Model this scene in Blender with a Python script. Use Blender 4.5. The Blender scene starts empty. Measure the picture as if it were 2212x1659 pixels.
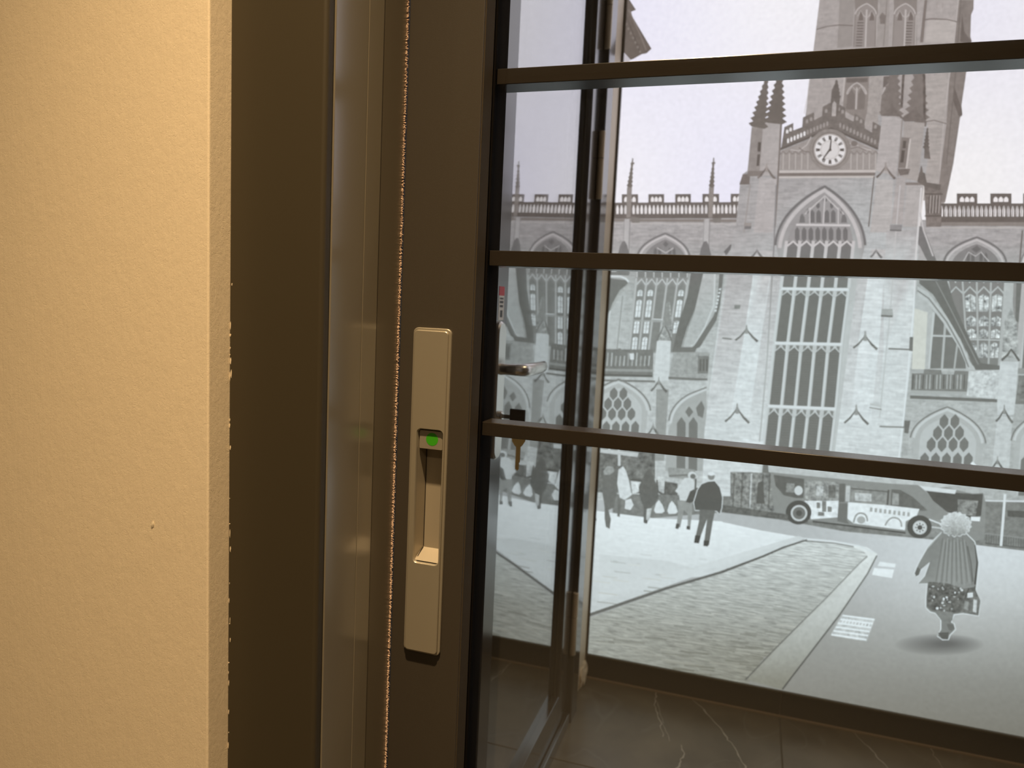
import bpy, bmesh, math, random
from mathutils import Vector, Matrix, noise as mnoise

random.seed(7)
scene = bpy.context.scene
COL = scene.collection
R = math.radians

# ------------------------------------------------------------------ camera, world, lights, exposure
IMW, IMH, FPX = 2212.0, 1659.0, 1593.16
YAW, PITCH, ROLL = R(17.888), R(6.135), R(2.663)
CAM_H = 1.15


def cam_axes():
    fwd = Vector((-math.sin(YAW) * math.cos(PITCH), math.cos(YAW) * math.cos(PITCH), -math.sin(PITCH)))
    right = Vector((math.cos(YAW), math.sin(YAW), 0))
    up = right.cross(fwd)
    c, s = math.cos(ROLL), math.sin(ROLL)
    return right * c + up * s, up * c - right * s, fwd


AX_R, AX_U, AX_F = cam_axes()
cd = bpy.data.cameras.new('camera')
cd.sensor_width = 36
cd.lens = 36 * FPX / IMW
cd.clip_start = 0.01
cd.dof.use_dof = True
cd.dof.focus_distance = 0.74
cd.dof.aperture_fstop = 8.5
cam = bpy.data.objects.new('camera', cd)
m = Matrix((AX_R, AX_U, -AX_F)).transposed().to_4x4()
m.translation = (0, 0, CAM_H)
cam.matrix_world = m
COL.objects.link(cam)
scene.camera = cam

world = bpy.data.worlds.new('world')
scene.world = world
world.use_nodes = True
world.node_tree.nodes['Background'].inputs[0].default_value = (1.0, 0.78, 0.52, 1)
world.node_tree.nodes['Background'].inputs[1].default_value = 0.02

vs = scene.view_settings
vs.view_transform = 'Standard'
vs.look = 'None'
vs.gamma = 1
vs.use_curve_mapping = False
vs.exposure = 0.0
scene.cycles.transparent_max_bounces = 16
scene.cycles.max_bounces = 8
scene.cycles.diffuse_bounces = 3
scene.cycles.glossy_bounces = 4

WARM = (1.0, 0.725, 0.42)
# recessed ceiling downlights of the showroom: x, y, watts, spot cone, radius
DOWNLIGHTS = [(-0.16, 0.08, 295, 78, 0.03), (0.20, -1.30, 52, 150, 0.05), (1.40, -1.40, 18, 150, 0.05), (-1.10, -1.6, 20, 150, 0.05), (0.9, 1.35, 30, 130, 0.04)]
CEIL = 2.60
for x, y, w, cone, rad in DOWNLIGHTS:
    ld = bpy.data.lights.new('downlight', 'SPOT')
    ld.energy = w
    ld.color = WARM
    ld.spot_size = R(cone)
    ld.spot_blend = 1.0
    ld.shadow_soft_size = rad
    lo = bpy.data.objects.new('downlight', ld)
    lo.location = (x, y, CEIL - 0.045)
    COL.objects.link(lo)


# ------------------------------------------------------------------ helpers
def nd(nt, typ, **kw):
    n = nt.nodes.new(typ)
    for k, v in kw.items():
        setattr(n, k, v)
    return n


def new_mat(name):
    mt = bpy.data.materials.new(name)
    mt.use_nodes = True
    nt = mt.node_tree
    return mt, nt, nt.nodes['Principled BSDF']


def principled(name, col, rough=0.5, metal=0.0, spec=0.5, bump=None, var=None, coord='Object'):
    """bump = (scale, strength, distance[, stretch]); var = (scale, amount)"""
    mt, nt, p = new_mat(name)
    p.inputs['Base Color'].default_value = (*col, 1)
    p.inputs['Roughness'].default_value = rough
    p.inputs['Metallic'].default_value = metal
    p.inputs['Specular IOR Level'].default_value = spec
    tc = nd(nt, 'ShaderNodeTexCoord')
    if bump:
        mp = nd(nt, 'ShaderNodeMapping')
        if len(bump) > 3:
            mp.inputs['Scale'].default_value = bump[3]
        nt.links.new(tc.outputs[coord], mp.inputs[0])
        nz = nd(nt, 'ShaderNodeTexNoise')
        nz.inputs['Scale'].default_value = bump[0]
        nz.inputs['Detail'].default_value = 3
        nt.links.new(mp.outputs[0], nz.inputs['Vector'])
        b = nd(nt, 'ShaderNodeBump')
        b.inputs['Strength'].default_value = bump[1]
        b.inputs['Distance'].default_value = bump[2]
        nt.links.new(nz.outputs[0], b.inputs['Height'])
        nt.links.new(b.outputs[0], p.inputs['Normal'])
    if var:
        nz = nd(nt, 'ShaderNodeTexNoise')
        nz.inputs['Scale'].default_value = var[0]
        nz.inputs['Detail'].default_value = 4
        nt.links.new(tc.outputs[coord], nz.inputs['Vector'])
        mr = nd(nt, 'ShaderNodeMapRange')
        mr.inputs['To Min'].default_value = 1 - var[1]
        mr.inputs['To Max'].default_value = 1 + var[1]
        nt.links.new(nz.outputs[0], mr.inputs['Value'])
        mx = nd(nt, 'ShaderNodeVectorMath', operation='SCALE')
        mx.inputs[0].default_value = col
        nt.links.new(mr.outputs[0], mx.inputs['Scale'])
        nt.links.new(mx.outputs[0], p.inputs['Base Color'])
    return mt


def wall_material():
    mt, nt, p = new_mat('cream_wall_paint')
    p.inputs['Base Color'].default_value = (0.72, 0.605, 0.435, 1)
    p.inputs['Roughness'].default_value = 0.62
    p.inputs['Specular IOR Level'].default_value = 0.3
    tc = nd(nt, 'ShaderNodeTexCoord')
    heights = []
    for sc, det, stretch, wgt in ((1.0, 4, (420, 420, 26), 0.35), (1.0, 5, (240, 240, 170), 0.55), (1.0, 2, (60, 60, 30), 0.8)):
        mp = nd(nt, 'ShaderNodeMapping')
        mp.inputs['Scale'].default_value = stretch
        nt.links.new(tc.outputs['Object'], mp.inputs[0])
        nz = nd(nt, 'ShaderNodeTexNoise')
        nz.inputs['Scale'].default_value = sc
        nz.inputs['Detail'].default_value = det
        nz.inputs['Roughness'].default_value = 0.6
        nt.links.new(mp.outputs[0], nz.inputs['Vector'])
        mu = nd(nt, 'ShaderNodeMath', operation='MULTIPLY')
        mu.inputs[1].default_value = wgt
        nt.links.new(nz.outputs[0], mu.inputs[0])
        heights.append(mu)
    # fine crackle in the paint
    vo = nd(nt, 'ShaderNodeTexVoronoi', feature='DISTANCE_TO_EDGE')
    mp = nd(nt, 'ShaderNodeMapping')
    mp.inputs['Scale'].default_value = (90, 90, 55)
    nz = nd(nt, 'ShaderNodeTexNoise')
    nz.inputs['Scale'].default_value = 60
    add = nd(nt, 'ShaderNodeVectorMath', operation='MULTIPLY_ADD')
    add.inputs[1].default_value = (0.03, 0.03, 0.03)
    nt.links.new(tc.outputs['Object'], nz.inputs['Vector'])
    nt.links.new(nz.outputs['Color'], add.inputs[0])
    nt.links.new(tc.outputs['Object'], add.inputs[2])
    nt.links.new(add.outputs[0], mp.inputs[0])
    nt.links.new(mp.outputs[0], vo.inputs['Vector'])
    mr = nd(nt, 'ShaderNodeMapRange')
    mr.inputs['From Max'].default_value = 0.06
    mr.inputs['To Max'].default_value = 0.16
    nt.links.new(vo.outputs['Distance'], mr.inputs['Value'])
    s = heights[0]
    for h in heights[1:] + [mr]:
        ad = nd(nt, 'ShaderNodeMath', operation='ADD')
        nt.links.new(s.outputs[0], ad.inputs[0])
        nt.links.new(h.outputs[0], ad.inputs[1])
        s = ad
    b = nd(nt, 'ShaderNodeBump')
    b.inputs['Strength'].default_value = 0.30
    b.inputs['Distance'].default_value = 0.0012
    nt.links.new(s.outputs[0], b.inputs['Height'])
    nt.links.new(b.outputs[0], p.inputs['Normal'])
    return mt


def glass_material(ior=1.52, name='clear_glass', coated=False):
    """thin clear pane: true Fresnel reflection on every face, straight transmission"""
    mt = bpy.data.materials.new(name)
    mt.use_nodes = True
    nt = mt.node_tree
    nt.nodes.clear()
    out = nd(nt, 'ShaderNodeOutputMaterial')
    mix = nd(nt, 'ShaderNodeMixShader')
    tr = nd(nt, 'ShaderNodeBsdfTransparent')
    tr.inputs[0].default_value = (0.998, 0.999, 0.998, 1)
    gl = nd(nt, 'ShaderNodeBsdfGlossy')
    gl.inputs['Roughness'].default_value = 0.012
    geo = nd(nt, 'ShaderNodeNewGeometry')
    mr = nd(nt, 'ShaderNodeMapRange')
    mr.inputs['To Min'].default_value = ior
    mr.inputs['To Max'].default_value = 1 / ior
    fr = nd(nt, 'ShaderNodeFresnel')
    nt.links.new(geo.outputs['Backfacing'], mr.inputs['Value'])
    nt.links.new(mr.outputs[0], fr.inputs['IOR'])
    fac = fr.outputs[0]
    if coated:      # insulating unit: four reflecting surfaces stand in two faces, r = 4R / (1 + 3R)
        n4 = nd(nt, 'ShaderNodeMath', operation='MULTIPLY')
        n4.inputs[1].default_value = 4
        n3 = nd(nt, 'ShaderNodeMath', operation='MULTIPLY_ADD')
        n3.inputs[1].default_value = 3
        n3.inputs[2].default_value = 1
        dv_ = nd(nt, 'ShaderNodeMath', operation='DIVIDE')
        nt.links.new(fac, n4.inputs[0])
        nt.links.new(fac, n3.inputs[0])
        nt.links.new(n4.outputs[0], dv_.inputs[0])
        nt.links.new(n3.outputs[0], dv_.inputs[1])
        fac = dv_.outputs[0]
    nt.links.new(fac, mix.inputs[0])
    nt.links.new(tr.outputs[0], mix.inputs[1])
    nt.links.new(gl.outputs[0], mix.inputs[2])
    nt.links.new(mix.outputs[0], out.inputs[0])
    return mt


M = {}
M['wall'] = wall_material()
M['glass'] = glass_material()
M['coated_glass'] = glass_material(2.5, 'coated_glass', True)
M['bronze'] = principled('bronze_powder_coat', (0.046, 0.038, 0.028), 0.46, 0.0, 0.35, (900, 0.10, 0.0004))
M['jamb'] = principled('bronze_smooth_coat_lit', (0.185, 0.158, 0.110), 0.16, 0.0, 0.9, (700, 0.06, 0.0004))  # smoother bronze, colour lightened to stand in for light on the side faces
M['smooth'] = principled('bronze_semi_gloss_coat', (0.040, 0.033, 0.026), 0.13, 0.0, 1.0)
M['jamb2'] = principled('bronze_pocket_coat_lit', (0.130, 0.108, 0.074), 0.36, 0.0, 0.5)  # pocket bronze, its side light likewise put into a paler colour
M['jamb'].node_tree.nodes['Principled BSDF'].inputs['Coat Weight'].default_value = 0.6
M['jamb'].node_tree.nodes['Principled BSDF'].inputs['Coat Roughness'].default_value = 0.22
M['bead'] = principled('matt_bronze_bead', (0.055, 0.043, 0.029), 0.7, 0.0, 0.05)
M['bar'] = principled('bronze_bar_coat', (0.031, 0.025, 0.019), 0.2, 0.0, 0.6)
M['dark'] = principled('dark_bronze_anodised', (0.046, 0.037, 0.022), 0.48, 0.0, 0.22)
M['rubber'] = principled('black_gasket_rubber', (0.006, 0.005, 0.0045), 0.9, 0, 0.03)
M['satin'] = principled('satin_champagne_metal', (0.36, 0.32, 0.245), 0.38, 0.5, 0.5, (1600, 0.10, 0.0002))
M['hinge'] = principled('champagne_hinge_cover', (0.62, 0.52, 0.38), 0.35, 0.25)
M['cup'] = principled('satin_champagne_cup', (0.36, 0.31, 0.23), 0.42, 0.3)
M['steel'] = principled('satin_nickel', (0.62, 0.60, 0.56), 0.24, 1.0, 0.5)
M['green'] = principled('green_indicator_enamel', (0.040, 0.30, 0.010), 0.35, 0, 0.4)
M['pile'] = principled('brush_pile_fibre', (0.62, 0.44, 0.32), 0.7, 0, 0.3, None, (900, 0.5))
M['beige'] = principled('beige_filler', (0.72, 0.60, 0.44), 0.55, 0, 0.4, (120, 0.3, 0.002))
M['ceil'] = principled('ceiling_white', (0.75, 0.70, 0.62), 0.8)
M['room'] = principled('showroom_wall_paint', (0.30, 0.235, 0.16), 0.7)
M['void'] = principled('dark_room_paint', (0.05, 0.045, 0.04), 0.8)
M['brass'] = principled('brass_key_metal', (0.72, 0.47, 0.16), 0.3, 1.0)
M['blackp'] = principled('black_key_plastic', (0.02, 0.018, 0.016), 0.4)
M['red'] = principled('red_label_paper', (0.62, 0.06, 0.08), 0.6)
M['white'] = principled('white_label_paper', (0.80, 0.78, 0.74), 0.6)
M['ink'] = principled('black_label_ink', (0.06, 0.06, 0.06), 0.6)
M['cornerwall'] = principled('beige_reveal_paint', (0.74, 0.62, 0.46), 0.5, 0, 0.4, (90, 0.3, 0.002))


def marble_material():
    mt, nt, p = new_mat('dark_marble_tile')
    tc = nd(nt, 'ShaderNodeTexCoord')
    nz = nd(nt, 'ShaderNodeTexNoise')
    nz.inputs['Scale'].default_value = 5
    nz.inputs['Detail'].default_value = 6
    nt.links.new(tc.outputs['Object'], nz.inputs['Vector'])
    cr = nd(nt, 'ShaderNodeValToRGB')
    cr.color_ramp.elements[0].position = 0.3
    cr.color_ramp.elements[0].color = (0.060, 0.049, 0.034, 1)
    cr.color_ramp.elements[1].position = 0.75
    cr.color_ramp.elements[1].color = (0.150, 0.124, 0.084, 1)
    nt.links.new(nz.outputs[0], cr.inputs[0])
    # faint secondary veining
    mp = nd(nt, 'ShaderNodeTexNoise')
    mp.inputs['Scale'].default_value = 2.2
    mp.inputs['Detail'].default_value = 3
    mp.inputs['Distortion'].default_value = 1.2
    nt.links.new(tc.outputs['Object'], mp.inputs['Vector'])
    sb = nd(nt, 'ShaderNodeMath', operation='SUBTRACT')
    sb.inputs[1].default_value = 0.5
    ab = nd(nt, 'ShaderNodeMath', operation='ABSOLUTE')
    mr = nd(nt, 'ShaderNodeMapRange')
    mr.inputs['From Max'].default_value = 0.012
    mr.inputs['To Min'].default_value = 0.35
    mr.inputs['To Max'].default_value = 0.0
    nt.links.new(mp.outputs[0], sb.inputs[0])
    nt.links.new(sb.outputs[0], ab.inputs[0])
    nt.links.new(ab.outputs[0], mr.inputs['Value'])
    mx = nd(nt, 'ShaderNodeMix', data_type='RGBA')
    nt.links.new(mr.outputs[0], mx.inputs[0])
    nt.links.new(cr.outputs[0], mx.inputs[6])
    mx.inputs[7].default_value = (0.16, 0.145, 0.12, 1)
    nt.links.new(mx.outputs[2], p.inputs['Base Color'])
    p.inputs['Roughness'].default_value = 0.30
    return mt


M['marble'] = marble_material()
M['skirt'] = principled('shaded_skirting_tile', (0.022, 0.018, 0.015), 0.35, 0, 0.4, None, (6, 0.4))  # marble darkened in colour for the weaker light on upright faces
M['sealant'] = principled('tan_sealant', (0.26, 0.19, 0.12), 0.6)
M['vein'] = principled('pale_marble_vein', (0.36, 0.33, 0.27), 0.3)
M['grout'] = principled('tile_grout', (0.14, 0.125, 0.10), 0.8)


def mesh_obj(name, verts, faces, mat, parent=None, smooth=False):
    me = bpy.data.meshes.new(name)
    me.from_pydata([tuple(v) for v in verts], [], faces)
    me.update()
    if mat:
        me.materials.append(mat)
    if smooth:
        for p in me.polygons:
            p.use_smooth = True
    o = bpy.data.objects.new(name, me)
    COL.objects.link(o)
    if parent:
        o.parent = parent
    return o


def bm_obj(name, bm, mat, parent=None, smooth=False):
    bmesh.ops.recalc_face_normals(bm, faces=bm.faces[:])
    me = bpy.data.meshes.new(name)
    bm.to_mesh(me)
    bm.free()
    me.materials.append(mat)
    if smooth:
        for p in me.polygons:
            p.use_smooth = True
        try:
            me.set_sharp_from_angle(angle=R(40))
        except Exception:
            pass
    o = bpy.data.objects.new(name, me)
    COL.objects.link(o)
    if parent:
        o.parent = parent
    return o


def box(name, x0, x1, y0, y1, z0, z1, mat, parent=None, bev=0.0, seg=2):
    bm = bmesh.new()
    bmesh.ops.create_cube(bm, size=1)
    for v in bm.verts:
        v.co = Vector((x0 + (v.co.x + .5) * (x1 - x0), y0 + (v.co.y + .5) * (y1 - y0), z0 + (v.co.z + .5) * (z1 - z0)))
    if bev:
        bmesh.ops.bevel(bm, geom=bm.edges[:], offset=bev, segments=seg, affect='EDGES', profile=0.5)
    return bm_obj(name, bm, mat, parent)


def prism(name, pts, z0, z1, mat, parent=None, smooth=None):
    """extrude an XY outline along Z"""
    bm = bmesh.new()
    a = [bm.verts.new((x, y, z0)) for x, y in pts]
    b = [bm.verts.new((x, y, z1)) for x, y in pts]
    n = len(pts)
    for i in range(n):
        bm.faces.new((a[i], a[(i + 1) % n], b[(i + 1) % n], b[i]))
    bm.faces.new(a[::-1])
    bm.faces.new(b)
    return bm_obj(name, bm, mat, parent)


def arc(cx, cy, r, a0, a1, n):
    return [(cx + r * math.cos(R(a0 + (a1 - a0) * i / n)), cy + r * math.sin(R(a0 + (a1 - a0) * i / n))) for i in range(n + 1)]


def tube(name, pts, rad, mat, parent=None, seg=16, squash=None):
    """round bar along a path, radius per point"""
    bm = bmesh.new()
    rings = []
    n = len(pts)
    pts = [Vector(p) for p in pts]
    rad = rad if isinstance(rad, (list, tuple)) else [rad] * n
    for i, p in enumerate(pts):
        t = (pts[min(i + 1, n - 1)] - pts[max(i - 1, 0)]).normalized()
        ref = Vector((0, 0, 1)) if abs(t.z) < 0.9 else Vector((1, 0, 0))
        s = t.cross(ref).normalized()
        u = s.cross(t)
        k = squash[i] if squash else 1.0
        rings.append([bm.verts.new(p + s * rad[i] * k * math.cos(2 * math.pi * j / seg) + u * rad[i] * math.sin(2 * math.pi * j / seg)) for j in range(seg)])
    for i in range(n - 1):
        for j in range(seg):
            bm.faces.new((rings[i][j], rings[i][(j + 1) % seg], rings[i + 1][(j + 1) % seg], rings[i + 1][j]))
    bm.faces.new(rings[0][::-1])
    bm.faces.new(rings[-1])
    return bm_obj(name, bm, mat, parent, smooth=True)


def empty(name, loc=(0, 0, 0)):
    """parts are modelled in world space, so the root sits at the origin of its parts"""
    o = bpy.data.objects.new(name, None)
    o.empty_display_size = 0.05
    COL.objects.link(o)
    return o


def root_to_base(o, loc):
    """move a root to the base of its thing without moving the parts"""
    o.location = loc
    for ch in o.children:
        ch.location = -Vector(loc)


def tag(o, label=None, cat=None, group=None, kind=None):
    if label:
        o['label'] = label
    if cat:
        o['category'] = cat
    if group:
        o['group'] = group
    if kind:
        o['kind'] = kind
    return o


# ------------------------------------------------------------------ the room shell
YL = 2.186            # plane of the backlit print
XG = -0.430           # glass plane of the side door
XS = -0.414           # stile face of the side door

floor = box('floor', -3.2, 3.2, -3.2, 2.6, -0.10, -0.006, M['grout'])
tag(floor, 'dark brown marble tiled floor with pale veins', 'floor', kind='structure')
tx = [-2.243, -1.043, 0.157, 1.357, 2.557]
ty = [-3.062, -2.462, -1.862, -1.262, -0.662, -0.062, 0.538, 1.138, 1.738, 2.184]
tile_me = {}
for i in range(len(tx) - 1):
    for j in range(len(ty) - 1):
        if j < 5:
            continue
        w, d = tx[i + 1] - tx[i] - 0.003, ty[j + 1] - ty[j] - 0.003
        key = (round(w, 3), round(d, 3))
        if key not in tile_me:
            t = box('floor_tile', -w / 2, w / 2, -d / 2, d / 2, -0.006, 0.0, M['marble'], floor, 0.0008, 1)
            tile_me[key] = t.data
        else:
            t = bpy.data.objects.new('floor_tile', tile_me[key])
            COL.objects.link(t)
            t.parent = floor
        t.location = ((tx[i] + tx[i + 1]) / 2, (ty[j] + ty[j + 1]) / 2, 0)


def vein(pts, w):
    vs_, fs = [], []
    pp = []
    for k in range(len(pts) - 1):
        for s in range(6):
            f = s / 6
            pp.append((pts[k][0] + (pts[k + 1][0] - pts[k][0]) * f + random.uniform(-.004, .004), pts[k][1] + (pts[k + 1][1] - pts[k][1]) * f))
    pp.append(pts[-1])
    for k, p in enumerate(pp):
        a = Vector(pp[max(k - 1, 0)]); b = Vector(pp[min(k + 1, len(pp) - 1)])
        n = Vector((-(b - a).y, (b - a).x)).normalized() * w * random.uniform(.35, 1.0)
        vs_ += [(p[0] - n.x, p[1] - n.y, 0.0003), (p[0] + n.x, p[1] + n.y, 0.0003)]
    for k in range(len(pp) - 1):
        fs.append((2 * k, 2 * k + 1, 2 * k + 3, 2 * k + 2))
    return mesh_obj('marble_vein', vs_, fs, M['vein'], floor)


vein([(-0.195, 2.175), (-0.19, 2.10), (-0.165, 2.02), (-0.15, 1.945)], 0.0022)
vein([(-0.185, 2.12), (-0.160, 2.02), (-0.13, 1.93)], 0.0010)
vein([(-0.10, 1.925), (-0.088, 1.88), (-0.10, 1.82), (-0.13, 1.74)], 0.0026)
vein([(-0.09, 2.18), (-0.05, 2.13), (0.003, 2.035), (0.03, 1.98), (0.066, 1.894), (0.09, 1.80)], 0.0024)
vein([(0.35, 2.18), (0.39, 2.10), (0.415, 2.028), (0.43, 1.9)], 0.0018)
vein([(0.545, 2.18), (0.552, 2.10), (0.57, 2.0)], 0.0012)

ceiling = box('ceiling', -3.2, 3.2, -3.2, 2.6, CEIL, CEIL + 0.1, M['ceil'])
tag(ceiling, 'plain off white showroom ceiling', 'ceiling', kind='structure')
tag(box('wall_rear', -3.2, 3.2, -3.3, -3.2, 0, CEIL, M['room']), 'tan showroom wall behind the viewer', 'wall', kind='structure')
tag(box('wall_right', 3.2, 3.3, -3.3, 2.6, 0, CEIL, M['room']), 'tan showroom wall on the right', 'wall', kind='structure')
tag(box('wall_far', -3.2, 3.2, 2.32, 2.6, 0, CEIL, M['void']), 'dark wall behind the lightbox', 'wall', kind='structure')

# cream wall with its return towards the door frame
wl = box('wall_left', -3.2, -0.434, 0.510, 0.66, 0, CEIL, M['wall'], None, 0.0016, 3)
tag(wl, 'cream painted wall with brushed paint texture left of the door frame', 'wall', kind='structure')
# small nick in the paint
bm = bmesh.new()
bmesh.ops.create_icosphere(bm, subdivisions=2, radius=1)
for v in bm.verts:
    q = v.co.copy()
    k = 1 + .5 * mnoise.noise(q * 3)
    v.co = Vector((-0.4937 + q.x * .0016 * k + q.z * .0008, 0.5099 + q.y * .0006, 0.9411 + q.z * .0030 * k))
bm_obj('paint_nick', bm, M['wall'], wl, True)
# ceiling downlight trims
for x, y, w, cone, rad in DOWNLIGHTS:
    bm = bmesh.new()
    n = 24
    rings = [(0.062, CEIL - 0.0005), (0.062, CEIL - 0.004), (0.050, CEIL - 0.005), (0.046, CEIL - 0.0005)]
    vr = [[bm.verts.new((x + r * math.cos(2 * math.pi * k / n), y + r * math.sin(2 * math.pi * k / n), z)) for k in range(n)] for r, z in rings]
    for a in range(3):
        for k in range(n):
            bm.faces.new((vr[a][k], vr[a][(k + 1) % n], vr[a + 1][(k + 1) % n], vr[a + 1][k]))
    o = bm_obj('downlight_trim', bm, M['steel'], ceiling, True)

# ------------------------------------------------------------------ fixed frame of the sliding door
fr = empty('door_frame')
tag(fr, 'dark bronze aluminium door frame with stepped jamb between wall and sliding door', 'door frame')
ZT = 2.45
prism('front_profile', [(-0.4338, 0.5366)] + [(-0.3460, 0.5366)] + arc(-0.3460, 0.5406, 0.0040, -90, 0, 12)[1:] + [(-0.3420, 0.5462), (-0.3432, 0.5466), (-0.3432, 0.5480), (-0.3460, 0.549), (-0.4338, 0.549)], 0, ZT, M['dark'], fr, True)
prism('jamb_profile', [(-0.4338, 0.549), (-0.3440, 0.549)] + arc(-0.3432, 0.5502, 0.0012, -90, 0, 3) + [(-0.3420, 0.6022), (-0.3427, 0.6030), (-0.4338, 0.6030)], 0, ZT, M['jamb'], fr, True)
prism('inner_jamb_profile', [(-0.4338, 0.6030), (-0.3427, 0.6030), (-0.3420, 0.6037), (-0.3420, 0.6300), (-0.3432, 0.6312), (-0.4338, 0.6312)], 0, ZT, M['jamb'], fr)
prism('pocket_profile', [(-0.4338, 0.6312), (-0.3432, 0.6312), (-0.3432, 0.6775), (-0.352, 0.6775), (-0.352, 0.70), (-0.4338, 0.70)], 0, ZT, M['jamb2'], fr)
# flecks of wall paint on the frame edge
for k in range(34):
    zc = random.choice((random.uniform(.70, 1.13), random.uniform(.45, 1.2)))
    xc = -0.4337 + abs(random.gauss(0, .0009))
    h, w = random.uniform(.0004, .0045), random.uniform(.0002, .0007)
    vs_ = [(xc + w * math.cos(t), 0.5366 - d, zc + h * math.sin(t)) for d in (0.0, .00025) for t in (0.2, 1.3, 2.5, 3.6, 4.9)]
    mesh_obj('paint_fleck', vs_, [(5, 6, 7, 8, 9)] + [(i, (i + 1) % 5, (i + 1) % 5 + 5, i + 5) for i in range(5)], M['wall'], fr)
# brush pile seal standing between the jamb and the leaf
bm = bmesh.new()
z = 0.05
while z < ZT - 0.05:
    if 0.35 < z < 1.75 or random.random() < 0.35:
        for _ in range(4):
            bx = -0.3432 + random.uniform(-.0004, .0010); by = 0.6776 + random.uniform(-.0006, .0008)
            zz = z + random.uniform(-.0009, .0009)
            L = random.uniform(.0016, .0032)
            tip = Vector((bx + L * .75, by - L * random.uniform(.1, .6), zz + random.uniform(-.0012, .0010)))
            w = random.uniform(.0003, .00065)
            vb = [bm.verts.new((bx - .0004, by - w, zz - w)), bm.verts.new((bx - .0004, by + w, zz - w)), bm.verts.new((bx, by, zz + w))]
            vt = bm.verts.new(tip)
            for a in range(3):
                bm.faces.new((vb[a], vb[(a + 1) % 3], vt))
            bm.faces.new(vb[::-1])
    z += 0.00115
tag(bm_obj('brush_seal', bm, M['pile'], fr), 'fuzzy reddish beige brush pile seal', kind='stuff')
root_to_base(fr, (-0.39, 0.6, 0))

# ------------------------------------------------------------------ sliding leaf
leaf = empty('door_1')
tag(leaf, 'bronze framed glazed sliding door with flush pull and three horizontal glazing bars', 'sliding door', kind='structure')
SX0, SX1 = -0.3415, -0.2635
box('stile', SX0, SX1, 0.680, 0.750, 0.012, 2.40, M['bronze'], leaf, 0.0009, 2)
box('stile', 1.05, 1.128, 0.680, 0.750, 0.012, 2.40, M['bronze'], leaf, 0.0009, 2)
box('rail', SX1, 1.05, 0.6802, 0.7498, 0.012, 0.10, M['bronze'], leaf, 0.0009, 2)
box('rail', SX1, 1.05, 0.6802, 0.7498, 2.31, 2.3998, M['bronze'], leaf, 0.0009, 2)
# glazing bead and gasket on the inner edge of the stile
prism('glazing_bead', [(SX1 - .0002, 0.6818), (SX1 + .0010, 0.6826), (SX1 + .0011, 0.6895), (SX1 + .0016, 0.7040), (SX1 + .0006, 0.7065), (SX1 - .0002, 0.7065)], 0.10, 2.31, M['bead'], leaf)
box('gasket', SX1 - .0002, SX1 + 0.0026, 0.7085, 0.7128, 0.10, 2.31, M['rubber'], leaf, 0.0006, 2)
box('gasket', SX1 - .0002, SX1 + 0.0006, 0.7172, 0.7500, 0.10, 2.31, M['rubber'], leaf)
box('glass_pane', SX1 - .0001, 1.05, 0.7130, 0.7168, 0.10, 2.31, M['glass'], leaf)
box('glass_pane', SX1 - .0001, 1.05, 0.7466, 0.7496, 0.10, 2.31, M['glass'], leaf)
for zt, zb in ((1.3823, 1.3671), (1.2040, 1.1885), (1.0268, 1.0124)):
    box('glazing_bar', SX1 + .0008, 1.0495, 0.7170, 0.7464, zb, zt, M['bar'], leaf, 0.0006, 2)


def rrect(cx, cz, w, h, r, k=6):
    pts = []
    for sx, sz, a0 in ((1, 1, 0), (-1, 1, 90), (-1, -1, 180), (1, -1, 270)):
        px, pz = cx + sx * (w / 2 - r), cz + sz * (h / 2 - r)
        for i in range(k + 1):
            a = R(a0 + 90 * i / k)
            pts.append((px + r * math.cos(a), pz + r * math.sin(a)))
    return pts


def loops(name, rings, mat, parent, cap0=False, cap1=True, smooth=True):
    """rings: (outline in XZ, y); consecutive rings are bridged"""
    bm = bmesh.new()
    vr = [[bm.verts.new((x, y, zz)) for x, zz in pts] for pts, y in rings]
    n = len(vr[0])
    for a in range(len(vr) - 1):
        for k in range(n):
            bm.faces.new((vr[a][k], vr[a][(k + 1) % n], vr[a + 1][(k + 1) % n], vr[a + 1][k]))
    if cap0:
        bm.faces.new(vr[0])
    if cap1:
        bm.faces.new(vr[-1])
    return bm_obj(name, bm, mat, parent, smooth)


PX, PZ, PW, PH = -0.3047, 0.9530, 0.0415, 0.3400       # plate centre and size
HX, HZ, HW, HH = -0.3025, 0.9508, 0.0272, 0.1390        # finger recess
plate = loops('flush_pull', [
    (rrect(PX, PZ, PW, PH, .0055), 0.6799),
    (rrect(PX, PZ, PW, PH, .0055), 0.6778),
    (rrect(PX, PZ, PW - .0012, PH - .0012, .0050), 0.6771),
    (rrect(PX, PZ, PW - .0048, PH - .0048, .0036), 0.6771),
    (rrect(PX, PZ, PW - .0050, PH - .0050, .0036), 0.6751),
    (rrect(PX, PZ, PW - .0062, PH - .0062, .0032), 0.6745),
    (rrect(HX, HZ, HW + .0022, HH + .0022, .0048), 0.6745),
    (rrect(HX, HZ, HW + .0004, HH + .0004, .0042), 0.6756),
    (rrect(HX, HZ, HW, HH, .0040), 0.6785),
], M['satin'], leaf, cap0=False, cap1=False)
tag(plate, 'satin champagne flush pull plate with finger recess')
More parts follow.
